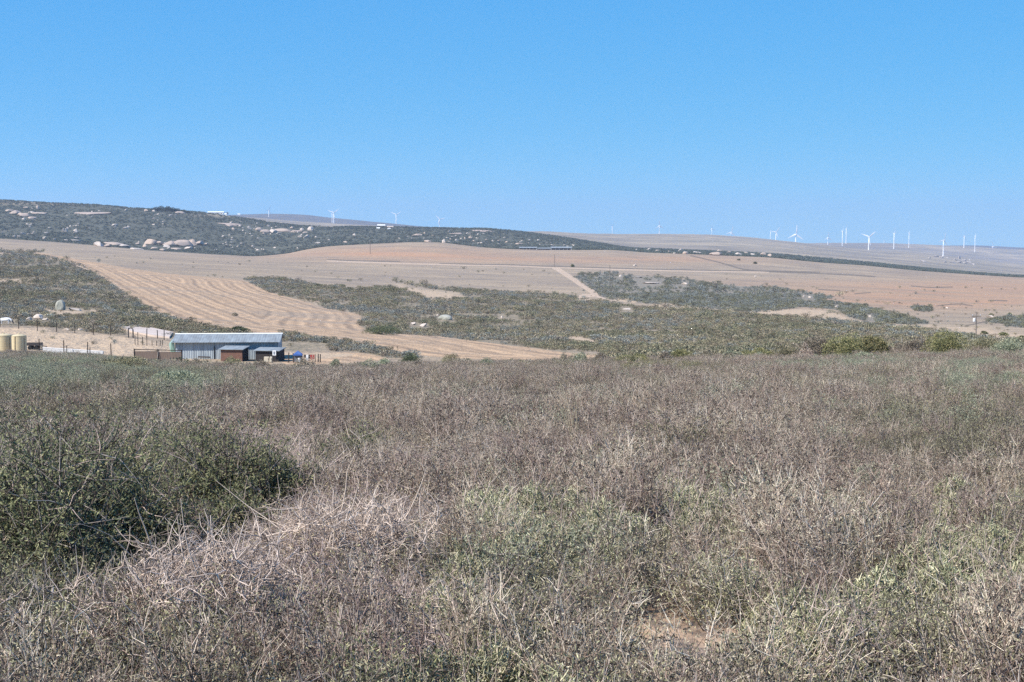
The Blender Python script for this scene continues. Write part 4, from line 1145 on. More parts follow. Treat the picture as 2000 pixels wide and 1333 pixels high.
# the near bushes at left: dark green leafy, and a grey dead one in front of them
def near_bush(px, Y, wpx, h, label, seed, nst=90, mleaf=None, nleaf=8, group=None, name='bush'):
    x, y, z = at(px, Y)
    rx = wpx / 2 * y / FPX
    p = Plant(seed); r = p.r
    o = empty(name, (x, y, z), 0, label, 'bush', group)
    nl_ = 9
    lc = np.stack([r.normal(0, rx * 0.46, nl_), r.normal(0, rx * 0.36, nl_)], 1); lh = 0.50 + 0.65 * r.random(nl_); li = r.integers(0, nl_, nst)
    b = np.stack([lc[li, 0] + r.normal(0, 0.09, nst), lc[li, 1] + r.normal(0, 0.09, nst), np.full(nst, -0.05)], 1)
    q2 = (b[:, 0] / rx) ** 2 + (b[:, 1] / rx) ** 2
    L = h * lh[li] * (0.85 + 0.3 * r.random(nst)) * np.clip(1.1 - 0.30 * q2, 0.55, 1.1)
    d = upd(r, nst, 0.38) + b * 0.5 / max(rx, 0.5) * np.array([1, 1, 0])
    P = p.stems(b, d, L, 0.008, 5, 0.35, 0.03, m=0)
    tips = []
    for lev in (1, 2, 3, 4):
        kk_ = 5
        q = np.repeat(P[lev], kk_, 0)
        T = p.stems(q, rnd_dir(r, nst * kk_, 0.7), np.repeat(L, kk_) * (0.30 + 0.25 * r.random(nst * kk_)), 0.0045, 3, 0.45, 0.02, m=0)
        tips += [T[1], T[2], T[3]]
    # bleached dead twigs that poke out
    j = r.integers(0, nst, 130)
    p.stems(P[4][j], rnd_dir(r, 130, 0.7), 0.14 + 0.26 * r.random(130), 0.0036, 4, 0.5, 0.0, m=1, v=0.6 + 0.4 * r.random(130))
    shared('stems', p.mesh('stems', [M_WOOD, M_GREY]), o)
    T = np.concatenate(tips)
    lf = Plant(seed + 1); q = np.repeat(T, nleaf, 0) + lf.r.normal(0, 0.024, (len(T) * nleaf, 3))
    lf.leaves(q, rnd_dir(lf.r, len(q), 0.5), 0.037 * (0.6 + 0.8 * lf.r.random(len(q))), 0.0095, m=0, v=np.repeat(np.clip(0.5 + lf.r.normal(0, .22, len(T)), 0, 1), nleaf) * 0.6 + 0.4 * lf.r.random(len(q)))
    shared('foliage', lf.mesh('foliage', [mleaf]), o)
    return o
near_bush(60, 9.6, 440, 1.12, 'large dark green leafy bush filling the left edge', 301, 120, M_DKGR)
near_bush(285, 10.6, 350, 0.96, 'middle dark green bush behind the dead grey bush', 303, 95, M_DKGR)
near_bush(470, 12.6, 250, 0.80, 'smaller dark green bush at the right end of the leafy clump', 305, 70, M_DKGR)
near_bush(700, 17.5, 90, 0.5, 'small isolated dark green bush in the brown scrub', 307, 36, M_DKGR)
def dead_bush(px, Y, wpx, h, label, seed, n=170):
    x, y, z = at(px, Y); rx = wpx / 2 * y / FPX
    p = Plant(seed); r = p.r
    o = empty('bush', (x, y, z), 0, label, 'bush')
    b = np.stack([r.normal(0, rx * 0.4, n), r.normal(0, rx * 0.35, n), r.random(n) * h * 0.35], 1)
    P = p.stems(b, rnd_dir(r, n, 0.9), h * (0.5 + 0.5 * r.random(n)), 0.005, 5, 0.6, 0.0, m=0)
    for lev in (1, 2, 3, 4, 5):
        k = 6
        q = np.repeat(P[lev], k, 0)
        T = p.stems(q, rnd_dir(r, n * k, 0.45), h * (0.18 + 0.30 * r.random(n * k)), 0.0032, 3, 0.7, 0.0, m=0)
    j = r.integers(0, n, 26)
    p.stems(P[3][j], rnd_dir(r, 26, 0.5), 0.45 + 0.3 * r.random(26), 0.0055, 5, 0.3, 0.0, m=0, v=0.8 + 0.2 * r.random(26))
    shared('twigs', p.mesh('twigs', [M_GREY]), o)
    return o
dead_bush(390, 7.6, 430, 0.56, 'pale dead bush of tangled bare twigs in front of the leafy clump', 401, 170)
dead_bush(680, 9.6, 340, 0.50, 'second pale dead bush right of the first, under the brown scrub', 403, 130)
dead_bush(560, 13.4, 150, 0.45, 'smaller bleached bush with long white twigs behind the dead ones', 405, 70)
# straw coloured tall stalk
def stalk():
    x, y, z = at(1128, 19.5)
    o = empty('tall_grass', (x, y, z), 0, 'tuft of tall straw coloured grass stalks standing out of the brown scrub', 'grass')
    p = Plant(77); n = 9
    p.stems(p.r.normal(0, .05, (n, 3)) * np.array([1, 1, 0]), upd(p.r, n, 0.16) + np.array([-0.12, 0, 0]), 0.6 + 0.5 * p.r.random(n), 0.006, 5, 0.10, 0.0, m=0, v=0.8 + .2 * p.r.random(n))
    shared('stalks', p.mesh('stalks', [M_STRAW]), o)
stalk()

# ------------------------------------------------------------------ trees far off
def tree(px, base, wpx, hpx, label, group=None, ymin=2080, n=1100, Y=None):
    x, y, z = ground(px, base, ymin) if Y is None else at(px, Y)
    rx = wpx / 2 * y / FPX; h = hpx * y / FPX
    o = empty('tree', (x, y, z - 0.2), 0, label, 'tree', group)
    MB().bar((0, 0, 0), (0.03 * h, 0, h * 0.45), rx * 0.09, rx * 0.05).bar((0.03 * h, 0, h * 0.4), (-rx * .5, 0, h * .7), rx * .05, rx * .02).bar((0.03 * h, 0, h * 0.4), (rx * .5, rx * .2, h * .72), rx * .05, rx * .02).obj('trunk', M_TRUNK, o)
    p = Plant(int(px * 3 + hpx * 11)); r = p.r; k = 14
    a = r.random(k) * 6.283; rr = np.sqrt(r.random(k)); cz = h * (0.35 + 0.35 * r.random(k)) * (1.1 - .4 * rr)
    c = np.stack([np.cos(a) * rr * rx * .72, np.sin(a) * rr * rx * .72, cz], 1)
    i = r.integers(0, k, n); d = rnd_dir(r, n, .2)
    q = c[i] + d * np.array([rx * .36, rx * .36, h * .24]) * (.6 + .5 * r.random((n, 1)))
    p.leaves(q, d + r.normal(0, .6, d.shape), h * 0.09, h * 0.06, m=0)
    shared('crown', p.mesh('crown', [M_FARTREE]), o)
for i_, (px, b_, w_, h_) in enumerate(((297, 413, 16, 6), (306, 413.5, 18, 9), (316, 414, 20, 11), (327, 414.5, 20, 11), (337, 415, 18, 9.5), (347, 415.5, 16, 8), (357, 416.5, 14, 7), (366, 417, 12, 4.5))):
    tree(px, b_, w_, h_ + 1.5, 'dark tree of the dense skyline grove, ' + ORD[i_] + ' from the left', 'trees of the skyline grove')
tree(383, 416.5, 8, 3, 'small dark tree between the grove and the white building', None)
tree(398, 418, 10, 3, 'low dark tree at the left end of the white building', None)
tree(443, 420, 8, 7, 'dark tree at the right end of the white building', None)
tree(726, 445, 9, 4, 'left dark tree of the hill farm', None)
tree(794, 446, 12, 5, 'larger dark tree right of the hill farm buildings', None)
tree(576, 441, 6, 2.5, 'small dark tree on the crest above the pink outcrop', None)
tree(1130, 490, 16, 5, 'dark tree right of the long farm sheds', None)
tree(1145, 490, 14, 3.5, 'lower dark tree farther right of the long farm sheds', None)

# ------------------------------------------------------------------ far farm buildings
def gable(px0, px1, base, hpx, label, roofm, wallm, open_front=False, depth=None, ymin=2080, name='farm_building', yaw=0.0, roof_share=0.4, nwin=4):
    x0, y0, z0 = ground((px0 + px1) / 2, base, ymin)
    w_ = (px1 - px0) * y0 / FPX; h = hpx * y0 / FPX; dp = depth or w_ * 0.3
    o = empty(name, (x0, y0 + dp / 2, z0 - 0.5), yaw, label, 'building')
    hw = h * (1 - roof_share) + 0.5; ht = h + 0.5; e = 0.03 * w_
    wl = MB()
    x_, d_ = w_ / 2, dp / 2
    if open_front:
        t = 0.3
        wl.box(-x_, x_, d_ - t, d_, 0, hw).box(-x_, -x_ + t, -d_, d_ - t - .01, 0, hw).box(x_ - t * 3, x_, -d_, d_ - t - .01, 0, hw)
        for i in range(1, 5): wl.box(-x_ + w_ * i / 5 - .15, -x_ + w_ * i / 5 + .15, -d_, -d_ + .3, 0, hw)
    else:
        wl.box(-x_, x_, -d_, d_, 0, hw)
    for sx in (-x_ + .01, x_ - .31):
        wl.add([(sx, -d_, hw), (sx, d_, hw), (sx, 0, ht - .1), (sx + .3, -d_, hw), (sx + .3, d_, hw), (sx + .3, 0, ht - .1)], [(0, 1, 2), (3, 5, 4), (0, 2, 5, 3), (1, 4, 5, 2)])
    wl.obj('wall', wallm, o)
    t = 0.15
    rf = MB().add([(-x_ - e, -d_ - e, hw - .05), (x_ + e, -d_ - e, hw - .05), (x_ + e, 0, ht), (-x_ - e, 0, ht), (-x_ - e, d_ + e, hw - .05), (x_ + e, d_ + e, hw - .05),
                   (-x_ - e, -d_ - e, hw - .05 + t), (x_ + e, -d_ - e, hw - .05 + t), (x_ + e, 0, ht + t), (-x_ - e, 0, ht + t), (-x_ - e, d_ + e, hw - .05 + t), (x_ + e, d_ + e, hw - .05 + t)],
                  [(6, 7, 8, 9), (9, 8, 11, 10), (3, 2, 1, 0), (4, 5, 2, 3), (0, 1, 7, 6), (5, 4, 10, 11), (1, 2, 8, 7), (2, 5, 11, 8), (3, 0, 6, 9), (4, 3, 9, 10)])
    rf.obj('roof', roofm, o)
    if not open_front:
        for i in range(nwin):
            cx = -x_ + w_ * (i + .5) / nwin
            MB().box(cx - w_ * .02 - .4, cx + w_ * .02 + .4, -d_ - .06, -d_ - .003, hw * .35, hw * .75).obj('window' if i else 'door', M_GLASS, o)
    return o
gable(406, 436, 417.5, 5.5, 'long white farm building on the left skyline beside the grove', M_WHITE, M_WHITE, roof_share=.35)
gable(438, 442.5, 418.5, 4.5, 'small white outbuilding at the right end of the long skyline building', M_WHITE, M_WHITE, nwin=1)
gable(464, 469, 420.5, 3, 'tiny white hut on the skyline right of the white farm building', M_WHITE, M_WHITE, nwin=1)
gable(737, 752, 444, 5, 'open fronted shed with bright white roof at the hill farm', M_WHITE, M_CONC, True)
gable(735.5, 742, 448.5, 4, 'small white house in front of the open shed at the hill farm', M_WHITE, M_WHITE, nwin=2)
gable(756, 768, 445.5, 3.5, 'low pinkish house with a pale roof at the hill farm', M_CONC, M_CONC, nwin=3)
gable(757, 763, 448.5, 2, 'very small white hut below the pinkish house at the hill farm', M_WHITE, M_WHITE, nwin=1)
gable(1015, 1048, 490.5, 5, 'left long pale roofed open shed behind the tan field', M_ZROOF, M_LIME, True)
gable(1050, 1075, 490.5, 4, 'middle lower shed of the three behind the tan field', M_ZROOF, M_GREYC, True)
gable(1077, 1116, 491.5, 6.3, 'right and tallest long shed behind the tan field with a white end', M_ZROOF, M_LIME, True)
def dam():
    x, y, z = ground(681, 447.5, 2080)
    o = MB().lathe([(12, -1), (12.3, .6), (11.6, .6), (11.5, .1)], 32).obj('dam', M_LIME); o.location = (x, y, z); o.scale = (1, .8, 1)
    tag(o, 'pale blue grey round dam left of the hill farm', 'dam')
dam()

# ------------------------------------------------------------------ wind turbines
def blade_mesh():
    V, F = [], []; n = 12
    L = 50.0
    for k in range(n + 1):
        t = k / n; zz = 1.2 + t * (L - 1.2)
        c = (4.6 + 4.0 * math.sin(min(t * 4.2, math.pi / 2)) * 1.0) * (1 - t) ** 0.75 + 0.9
        if k == 0: c = 2.2
        th = 0.22 * c if k else 2.0
        tw = 0.35 * (1 - t) ** 2
        for (u, v_) in ((-0.3, 0), (0, 0.5), (0.7, 0), (0, -0.5)):
            X, Y_ = u * c, v_ * th
            V.append((X * math.cos(tw) - Y_ * math.sin(tw), X * math.sin(tw) + Y_ * math.cos(tw) - 0.02 * 0, zz))
    for k in range(n):
        for j in range(4):
            F.append((k * 4 + j, k * 4 + (j + 1) % 4, (k + 1) * 4 + (j + 1) % 4, (k + 1) * 4 + j))
    F.append((3, 2, 1, 0)); F.append(tuple(n * 4 + j for j in range(4)))
    me = bpy.data.meshes.new('blade'); me.from_pydata(V, [], F); me.materials.append(M_TURB); me.update(); return me
BLADE = blade_mesh()
def turbine(px, hub_y, base_y, blade_px, a0, yaw, label, group='wind turbines on the far ridges', D=None):
    """a0: clockwise angle of the first blade from upright; base_y: foot of the tower if it shows, else D: distance"""
    if base_y is not None:
        x, y, z = ground(px, base_y, 5000 if px < 900 else 3600)
    else:
        x, y, z = at(px, D)
    hubz = y * e_of(hub_y)
    ht = max(hubz - z, 20); S = blade_px * y / FPX / 50.0
    o = empty('wind_turbine', (x, y, z), 0, label, 'wind turbine', group)
    tw = MB().lathe([(3.0 * S + .4, -8), (2.9 * S + .4, 0), (2.3 * S + .2, ht * .5), (1.7 * S + .1, ht - 1.6 * S)], 20).obj('tower', M_TURB, o, smooth=True)
    nc = MB().box(-2.0, 2.0, -3.5, 8.5, -1.8, 2.2).obj('nacelle', M_TURB, o, bevel=0.5)
    nc.location = (0, 0, ht); nc.scale = (S,) * 3; nc.rotation_euler = (0, 0, yaw)
    hb = MB().lathe([(0.3, 2.6), (1.5, 1.8), (2.1, 0.4), (2.1, -1.6)], 16).obj('hub', M_TURB, o, smooth=True)
    Rz = Matrix.Rotation(yaw, 4, 'Z')
    fr = Vector((0, -5.2 * S, 0)); fr.rotate(Rz)
    hb.location = Vector((0, 0, ht)) + fr; hb.scale = (S,) * 3; hb.rotation_euler = (math.pi / 2, 0, yaw)
    for k in range(3):
        b = shared('blade', BLADE, o)
        M = Matrix.Translation(Vector((0, 0, ht)) + fr) @ Rz @ Matrix.Rotation(R(a0 + 120 * k), 4, 'Y') @ Matrix.Diagonal((S, S, S, 1))
        b.matrix_local = M
    return o
# px, hub y, base y, blade px, first blade angle, yaw in degrees, label, D
for (px, hy, by, bp, a0, yw, lab, D) in (
    (525, 411, 424.3, 10, 25, 62, 'wind turbine farthest left, alone on the blue ridge', None),
    (648.7, 418.5, 436.3, 10, 65, 70, 'left and fainter tower of the pair of turbines close together', None),
    (652, 416, 436.3, 12.5, 52, 5, 'right and nearer tower of the pair of turbines with blades spread in a V', None),
    (773.7, 420, None, 11.5, 57, 5, 'wind turbine standing behind the hill farm with blades in a wide Y', 11400),
    (858.4, 429, None, 11, 75, 10, 'wind turbine standing alone above the dark central crest', 10600),
    (1195.7, 442.7, None, 8, 45, 55, 'faint pinkish turbine at the left end of the right hand row', 10500),
    (1287.6, 441.4, None, 11.5, -5, 25, 'second turbine of the right hand row, one blade upright', 9800),
    (1390, 447, None, 8.5, -3, 30, 'small turbine left of the one with a tilted blade on the skyline', 11000),
    (1428, 454, None, 14, 14, 25, 'turbine on the skyline with one blade tilted right and a low hub', 9500),
    (1504.6, 453.5, None, 7, 90, 85, 'bare looking narrow tower left of the turbine with a raised right blade', 11500),
    (1515.3, 454, None, 13, 35, 15, 'turbine with one blade raised to the right, on the skyline slope', 9500),
    (1554, 458, None, 19, 4, 10, 'turbine with the tallest upright blade in the middle of the right row', 8600),
    (1616.8, 464.4, None, 11.5, -1, 25, 'small turbine between the tallest blade and the double towers', 10500),
    (1645, 451.6, 481, 12, 15, 72, 'left tower of the double towers at the middle right', None),
    (1652.3, 447.8, None, 11, 85, 80, 'right and paler tower of the double towers', 10800),
    (1696.4, 463, 489, 17, 50, 5, 'turbine low on the slope with two wide raised blades and one hanging', None),
    (1726.5, 470, None, 5, 0, 40, 'tiny turbine peeking over the ridge right of the wide bladed one', 13000),
    (1745.7, 456.2, 486.8, 14, 90, 78, 'tall tower with blades seen edge on, like a letter T', None),
    (1775, 455.5, None, 10, 25, 68, 'turbine on the skyline right of the T shaped tower', 10300),
    (1842, 469.5, 501.6, 16, 18, 30, 'nearest and largest turbine standing above the grey rocky hump', None),
    (1882.6, 461.8, 485.3, 12, 20, 50, 'second turbine from the right, its upper blade leaning right', None),
    (1903.8, 461.3, 493, 10, 15, 75, 'rightmost full turbine with a narrow rotor', None),
    (1939, 487, None, 12, 100, 30, 'turbine at far right showing only its hub and low blades above the ridge', 12000),
    (1307, 461, None, 6, 5, 20, 'turbine sunk behind the ridge right of the upright bladed one, only a blade tip showing', 13500),
    (1413.6, 463, None, 6, 0, 20, 'turbine sunk behind the ridge left of the tilted bladed one, only a blade tip showing', 13500),
    (1530, 473, None, 6, 0, 20, 'turbine sunk behind the ridge between two skyline turbines, only a blade tip showing', 13500)):
    turbine(px, hy, by, bp, a0, R(yw), lab, D=D)

# ------------------------------------------------------------------ power poles and loose posts
def pole(px, top, base, label, ymin=150, arm=True, r=0.13, box=False, Y=None):
    x, y, z = ground(px, base, ymin) if Y is None else at(px, Y)
    h = max(y * e_of(top) - z, 1.0)
    s = max(1.0, y / 900)
    o = empty('power_pole', (x, y, z), 0, label, 'pole', 'power poles crossing the valley')
    MB().bar((0, 0, -.5), (0, 0, h), r * 1.25 * s, r * .85 * s, 10).obj('pole', M_PPOLE, o)
    if arm:
        MB().box(-.9, .9, -.08, .08, h - .75, h - .55).obj('crossarm', M_PPOLE, o)
        for dx in (-.75, 0, .75):
            MB().lathe([(.05, h - .54), (.09, h - .45), (.05, h - .38), (.08, h - .3), (.03, h - .24)], 10, dx, 0).obj('insulator', M_LIME, o)
    if box:
        MB().lathe([(.2, h - 1.7), (.24, h - 1.65), (.24, h - 1.15), (.15, h - 1.05)], 14, -.45, -.1).obj('transformer', M_WHITE, o)
    return o
pole(1906, 611.5, 668, 'nearest power pole with a white transformer can, in front of the right field', 185, r=.09, box=True, Y=270)
pole(1191, 518, 553, 'power pole standing in the grey patch', r=.16)
pole(1083, 497, 522, 'power pole beside the top of the sandy road', r=.16)
pole(723, 470, 496, 'power pole on the orange field near its skyline', r=.16)
pole(479, 466, 482, 'thin pale pole on the dark hillside', 2080, arm=False, r=.1)
pole(1317, 573, 590, 'short thin pole at the lower edge of the grey patch', arm=False, r=.1)
pole(174, 452, 461, 'small pale pole on the dark hill at left', 2080, arm=False, r=.1)

def fence(posts, Y, label, mat=M_POST, r=0.055, wires=4, name='wire_fence', group=None, lo=0.2):
    """posts: (px, top y, base y); each stands on the ground at distance Y(px)"""
    P = []
    for px, ty, by in posts:
        x, y, z = at(px, Y) if by is None else ground(px, by, 200)
        P.append((x, y, z, y * e_of(ty)))
    ox, oy, oz = P[0][:3]
    o = empty(name, (ox, oy, oz), 0, label, 'fence', group)
    for x, y, z, zt in P:
        MB().bar((x - ox, y - oy, z - oz - .4), (x - ox + RNG.normal(0, .04), y - oy, max(zt, z + .5) - oz), r * 1.1, r, 8).obj('post', mat, o)
    wm = MB()
    for a, b in zip(P[:-1], P[1:]):
        for i in range(wires):
            f = lo + (0.95 - lo) * i / max(wires - 1, 1)
            p = Vector((a[0] - ox, a[1] - oy, a[2] + (a[3] - a[2]) * f - oz)); q = Vector((b[0] - ox, b[1] - oy, b[2] + (b[3] - b[2]) * f - oz))
            wm.bar(p, q, .006, .006, 4)
    wm.obj('wire', M_STEEL, o)
    return o
fence([(-36, 617, 637), (0, 619.5, 639.5), (36.5, 624, 643), (73, 627, 647), (110, 629.5, 649), (146, 632, 651), (182.5, 634, 654), (216, 635.5, 656), (251, 641, 657)], None,
      'row of dark posts with wire behind the sandy yard, in front of the cow', r=.075, group='farm fences')
fence([(-10, 656, None), (29.5, 658, None), (77, 662, None), (125, 665, None), (171, 668.5, None), (217.5, 671, None)], 240,
      'near row of dark posts passing the tanks and the low white wall', r=.08, group='farm fences')
fence([(251, 640, 658), (286.5, 642, 661.5), (308, 645, 662), (320.5, 645, 665), (349, 650, 667)], None, 'tall dark post and rail fence across the pale slab', r=.085, wires=2, lo=.9, group='farm fences')
fence([(264, 655, 674), (269.5, 649, 675), (279, 658, 675), (287, 662, 676), (297, 665, 676), (306, 666, 676), (313, 665, 676), (317, 664, 675)], None, 'crooked row of short thin stakes left of the shed', r=.06, wires=2, name='stake_fence', group='farm fences')
fence([(564, 689, None), (573, 690, None)], 238, 'two short dark posts between the dark outbuilding and the blue canopy', r=.08, wires=1, group='farm fences')
fence([(621.5, 692, None), (625.5, 692, None)], 238, 'pair of short dark posts right of the washing', r=.08, wires=1, name='stub_fence', group='farm fences')
fence([(1653, 667.5, None), (1719, 665, None), (1760.5, 660, None), (1800.5, 655.5, None), (1847.5, 652, None)], 205, 'pale fence posts rising behind the crest bushes at right', mat=M_GPOST, r=.06, wires=3, group='farm fences')
fence([(130.5, 675, None), (176, 679, None)], 236, 'two short dark stubs in front of the low white wall', r=.07, wires=1, name='stub_fence', group='farm fences')
def gate_arch():
    x0, y0, z0 = ground(251, 660, 200); x1 = x0 + 9 * y0 / FPX; h = 20 * y0 / FPX
    o = empty('pipe_gate', (x0, y0, z0), 0, 'dark arched pipe gate at the left end of the pale slab', 'gate')
    MB().bar((0, 0, -.3), (0, 0, h * .75), .12).bar((x1 - x0, 0, -.3), (x1 - x0, 0, h * .75), .14).obj('gate_posts', M_STEEL, o)
    m = MB(); w_ = (x1 - x0) / 2; n = 8
    P = [(w_ - w_ * math.cos(math.pi * i / n), 0, h * .75 + w_ * 0.9 * math.sin(math.pi * i / n)) for i in range(n + 1)]
    for a, b in zip(P[:-1], P[1:]): m.bar(a, b, .11)
    m.obj('arch', M_STEEL, o)
gate_arch()

# ------------------------------------------------------------------ the homestead
def corrugated(w_, h, pitch=0.30, amp=0.03, thick=0.01):
    """a corrugated sheet in the xz plane, width w_, height h"""
    n = int(w_ / pitch * 6); V, F = [], []
    for i in range(n + 1):
        x = w_ * i / n; y = amp * math.sin(2 * math.pi * x / pitch)
        V += [(x, y, 0), (x, y, h), (x, y + thick, 0), (x, y + thick, h)]
    for i in range(n):
        a = i * 4; b = a + 4
        F += [(a, b, b + 1, a + 1), (b + 2, a + 2, a + 3, b + 3), (a + 1, b + 1, b + 3, a + 3), (a, a + 2, b + 2, b)]
    return V, F
def shed():
    Y = 244
    x0, y0, z0 = at(343, Y); x1 = at(541, Y)[0]
    w_ = (x1 - x0); dp = 7.6
    yaw = R(4)
    o = empty('tin_shed', (x0, y0, z0), yaw, 'long corrugated tin shed with a pale blue grey roof and a green sheeted left end', 'shed')
    eave = y0 * e_of(667.5) - z0; ridge = (y0 + dp / 2) * e_of(653) - z0
    def sheet(nm, w2, h2, M, mat, pitch=.3, amp=.03):
        V, F = corrugated(w2, h2, pitch, amp)
        me = bpy.data.meshes.new(nm); me.from_pydata([tuple(M @ Vector(v)) for v in V], [], F); me.update(); me.materials.append(mat)
        q = link(bpy.data.objects.new(nm, me)); q.parent = o; return q
    T = Matrix.Translation
    lw = 0.43 * w_
    sheet('front_wall', w_ * 0.375, eave + .6, T((0, 0, -.6)), M_ZINC)
    sheet('front_wall', w_ * 0.62, eave + .6, T((w_ * .38, -.06, -.6)), M_ZINC)
    wk = sheet('back_wall', w_, eave + .6, T((0, dp, -.6)), M_ZINC)
    for nm, xx, mt in (('green_end_wall', 0.0, M_GREEN), ('end_wall', w_, M_ZINC)):
        MB().add([(xx - .05, 0.08, -.6), (xx - .05, dp - .05, -.6), (xx - .05, dp - .05, eave - .05), (xx - .05, dp / 2, ridge - .12), (xx - .05, .08, eave - .05),
                  (xx + .04, 0.08, -.6), (xx + .04, dp - .05, -.6), (xx + .04, dp - .05, eave - .05), (xx + .04, dp / 2, ridge - .12), (xx + .04, .08, eave - .05)],
                 [(0, 1, 2, 3, 4), (9, 8, 7, 6, 5), (0, 5, 6, 1), (1, 6, 7, 2), (2, 7, 8, 3), (3, 8, 9, 4), (4, 9, 5, 0)]).obj(nm, mt, o)
    # roof: two corrugated slopes with an overhang, slightly uneven
    for side in (-1, 1):
        L = math.hypot(dp / 2 + .75, (ridge - eave) * (dp / 2 + .75) / (dp / 2))
        ang = math.atan2(ridge - eave, dp / 2)
        if side < 0: M = T((-.6, dp / 2, ridge)) @ Matrix.Rotation(math.pi, 4, 'X') @ Matrix.Rotation(-(math.pi / 2 - ang), 4, 'X') 
        else: M = T((-.6, dp / 2, ridge)) @ Matrix.Rotation(-(math.pi / 2 + ang), 4, 'X')
        # direct construction is simpler and exact
        V, F = corrugated(w_ + 1.1, 1.0, .45, .010)
        VV = []
        for (vx, vy, vz) in V:
            s = vz * (dp / 2 + .75)
            sag = 0.05 * math.sin(vx * .9) * (1 - vz)
            VV.append((vx - .6, dp / 2 + side * s, ridge - s * math.tan(ang) + vy + .06 + sag * .4))
        me = bpy.data.meshes.new('roof_slope'); me.from_pydata(VV, [], F); me.update(); me.materials.append(M_ZROOF)
        q = link(bpy.data.objects.new('roof_slope', me)); q.parent = o
    MB().add([(-.62, dp / 2 - .25, ridge + .03), (w_ + .55, dp / 2 - .25, ridge + .03), (w_ + .55, dp / 2, ridge + .15), (-.62, dp / 2, ridge + .15), (-.62, dp / 2 + .25, ridge + .03), (w_ + .55, dp / 2 + .25, ridge + .03)],
             [(0, 1, 2, 3), (3, 2, 5, 4), (0, 3, 4), (1, 5, 2), (0, 4, 5, 1)]).obj('ridge_cap', M_WHITE, o)
    MB().bar((w_ * .22, -.35, .35), (w_ * .34, -.30, .25), .12).obj('pipe', M_STEEL, o)
    MB().box(w_ * .376, w_ * .384, -.16, -.075, -.3, eave - .9).obj('door_gap', M_GLASS, o)
    # green flap that hangs from the left verge
    MB().add([(-.65, -.5, eave - .1), (-.15, -.55, eave + .1), (-.1, .3, .9), (-1.0, 1.2, .7), (-1.5, 2.2, eave - .6), (-.7, 3.0, ridge - .5),
              (-.6, -.45, eave - .1), (-.12, -.5, eave + .1), (-.06, .35, .9), (-.95, 1.25, .7), (-1.45, 2.25, eave - .6), (-.65, 3.05, ridge - .5)],
             [(0, 1, 2, 3), (0, 3, 4, 5), (9, 8, 7, 6), (11, 10, 9, 6), (0, 6, 7, 1), (1, 7, 8, 2), (2, 8, 9, 3), (3, 9, 10, 4), (4, 10, 11, 5), (5, 11, 6, 0)]).obj('green_tarpaulin', M_GREEN, o)
    return o
shed()

def outbuilding(px0, px1, Y, eave_y, back_y, dp, wallm, label, roofm, side_open=False, ext=0.3):
    x0, y0, z0 = at(px0, Y); x1 = at(px1, Y)[0]; w_ = x1 - x0
    e = y0 * e_of(eave_y) - z0; b = (y0 + dp) * e_of(back_y) - z0
    o = empty('lean_to', (x0, y0, z0), R(-9), label, 'outbuilding')
    t = .16
    MB().box(0, w_, 0, t, -.5, e).obj('front_wall', wallm, o)
    MB().add([(0, t, -.5), (0, dp, -.5), (0, dp, b), (0, t, e), (t, t, -.5), (t, dp, -.5), (t, dp, b), (t, t, e)], [(0, 1, 2, 3), (7, 6, 5, 4), (0, 4, 5, 1), (1, 5, 6, 2), (2, 6, 7, 3), (3, 7, 4, 0)]).obj('side_wall', wallm, o)
    MB().add([(w_ - t, t, -.5), (w_ - t, dp, -.5), (w_ - t, dp, b), (w_ - t, t, e), (w_, t, -.5), (w_, dp, -.5), (w_, dp, b), (w_, t, e)], [(0, 1, 2, 3), (7, 6, 5, 4), (0, 4, 5, 1), (1, 5, 6, 2), (2, 6, 7, 3), (3, 7, 4, 0)]).obj('side_wall', M_DARKW, o)  # brick lean-to: right wall's shade put into its colour; boards on the dark one
    s = (b - e) / dp
    MB().add([(-ext, -.35, e - .35 * s + .02), (w_ + ext, -.35, e - .35 * s + .02), (w_ + ext, dp, b + .02), (-ext, dp, b + .02), (-ext, -.35, e - .35 * s + .12), (w_ + ext, -.35, e - .35 * s + .12), (w_ + ext, dp, b + .12), (-ext, dp, b + .12)],
             [(3, 2, 1, 0), (4, 5, 6, 7), (0, 1, 5, 4), (1, 2, 6, 5), (2, 3, 7, 6), (3, 0, 4, 7)]).obj('roof', roofm, o)
    return o, w_, e, b
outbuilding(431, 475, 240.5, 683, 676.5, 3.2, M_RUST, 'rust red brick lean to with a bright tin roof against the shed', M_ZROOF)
o2, w2, e2, b2 = outbuilding(499, 546, 240.5, 685.5, 679.5, 3.2, M_DARKW, 'dark boarded lean to with a white framed hatch at the shed right end', M_ZROOF)
fr = MB(); fx = w2 * .78; fz = e2 - .72
fr.box(fx, fx + .62, -.5, -.42, fz, fz + .85).obj('window', M_WHITE, o2)
MB().box(fx + .17, fx + .45, -.53, -.502, fz + .18, fz + .67).obj('window_pane', M_GREYC, o2)

def cabinet(px, wpx, Y, label, tilt=0.0):
    x, y, z = at(px, Y); w_ = wpx * y / FPX; h = 11 * y / FPX
    o = empty('cabinet', (x, y, z), .1, label, 'cabinet', 'cream cabinets in front of the dark lean to')
    b = MB().box(-w_ / 2, w_ / 2, -.3, .3, .02, h).obj('body', M_CREAM, o, bevel=.03); b.rotation_euler = (0, tilt, 0)
    d = MB().box(-w_ / 2 + .05, w_ / 2 - .05, -.34, -.305, .08, h - .05).obj('door', M_CREAM, o, bevel=.01); d.rotation_euler = (0, tilt, 0)
    MB().box(w_ / 2 - .14, w_ / 2 - .1, -.38, -.345, h * .5, h * .75).obj('handle', M_STEEL, d)
cabinet(520.5, 9.5, 238.5, 'wider cream metal cabinet in front of the dark lean to', .03)
cabinet(528.7, 5, 238.5, 'narrower cream metal cabinet leaning beside the wider one', .08)

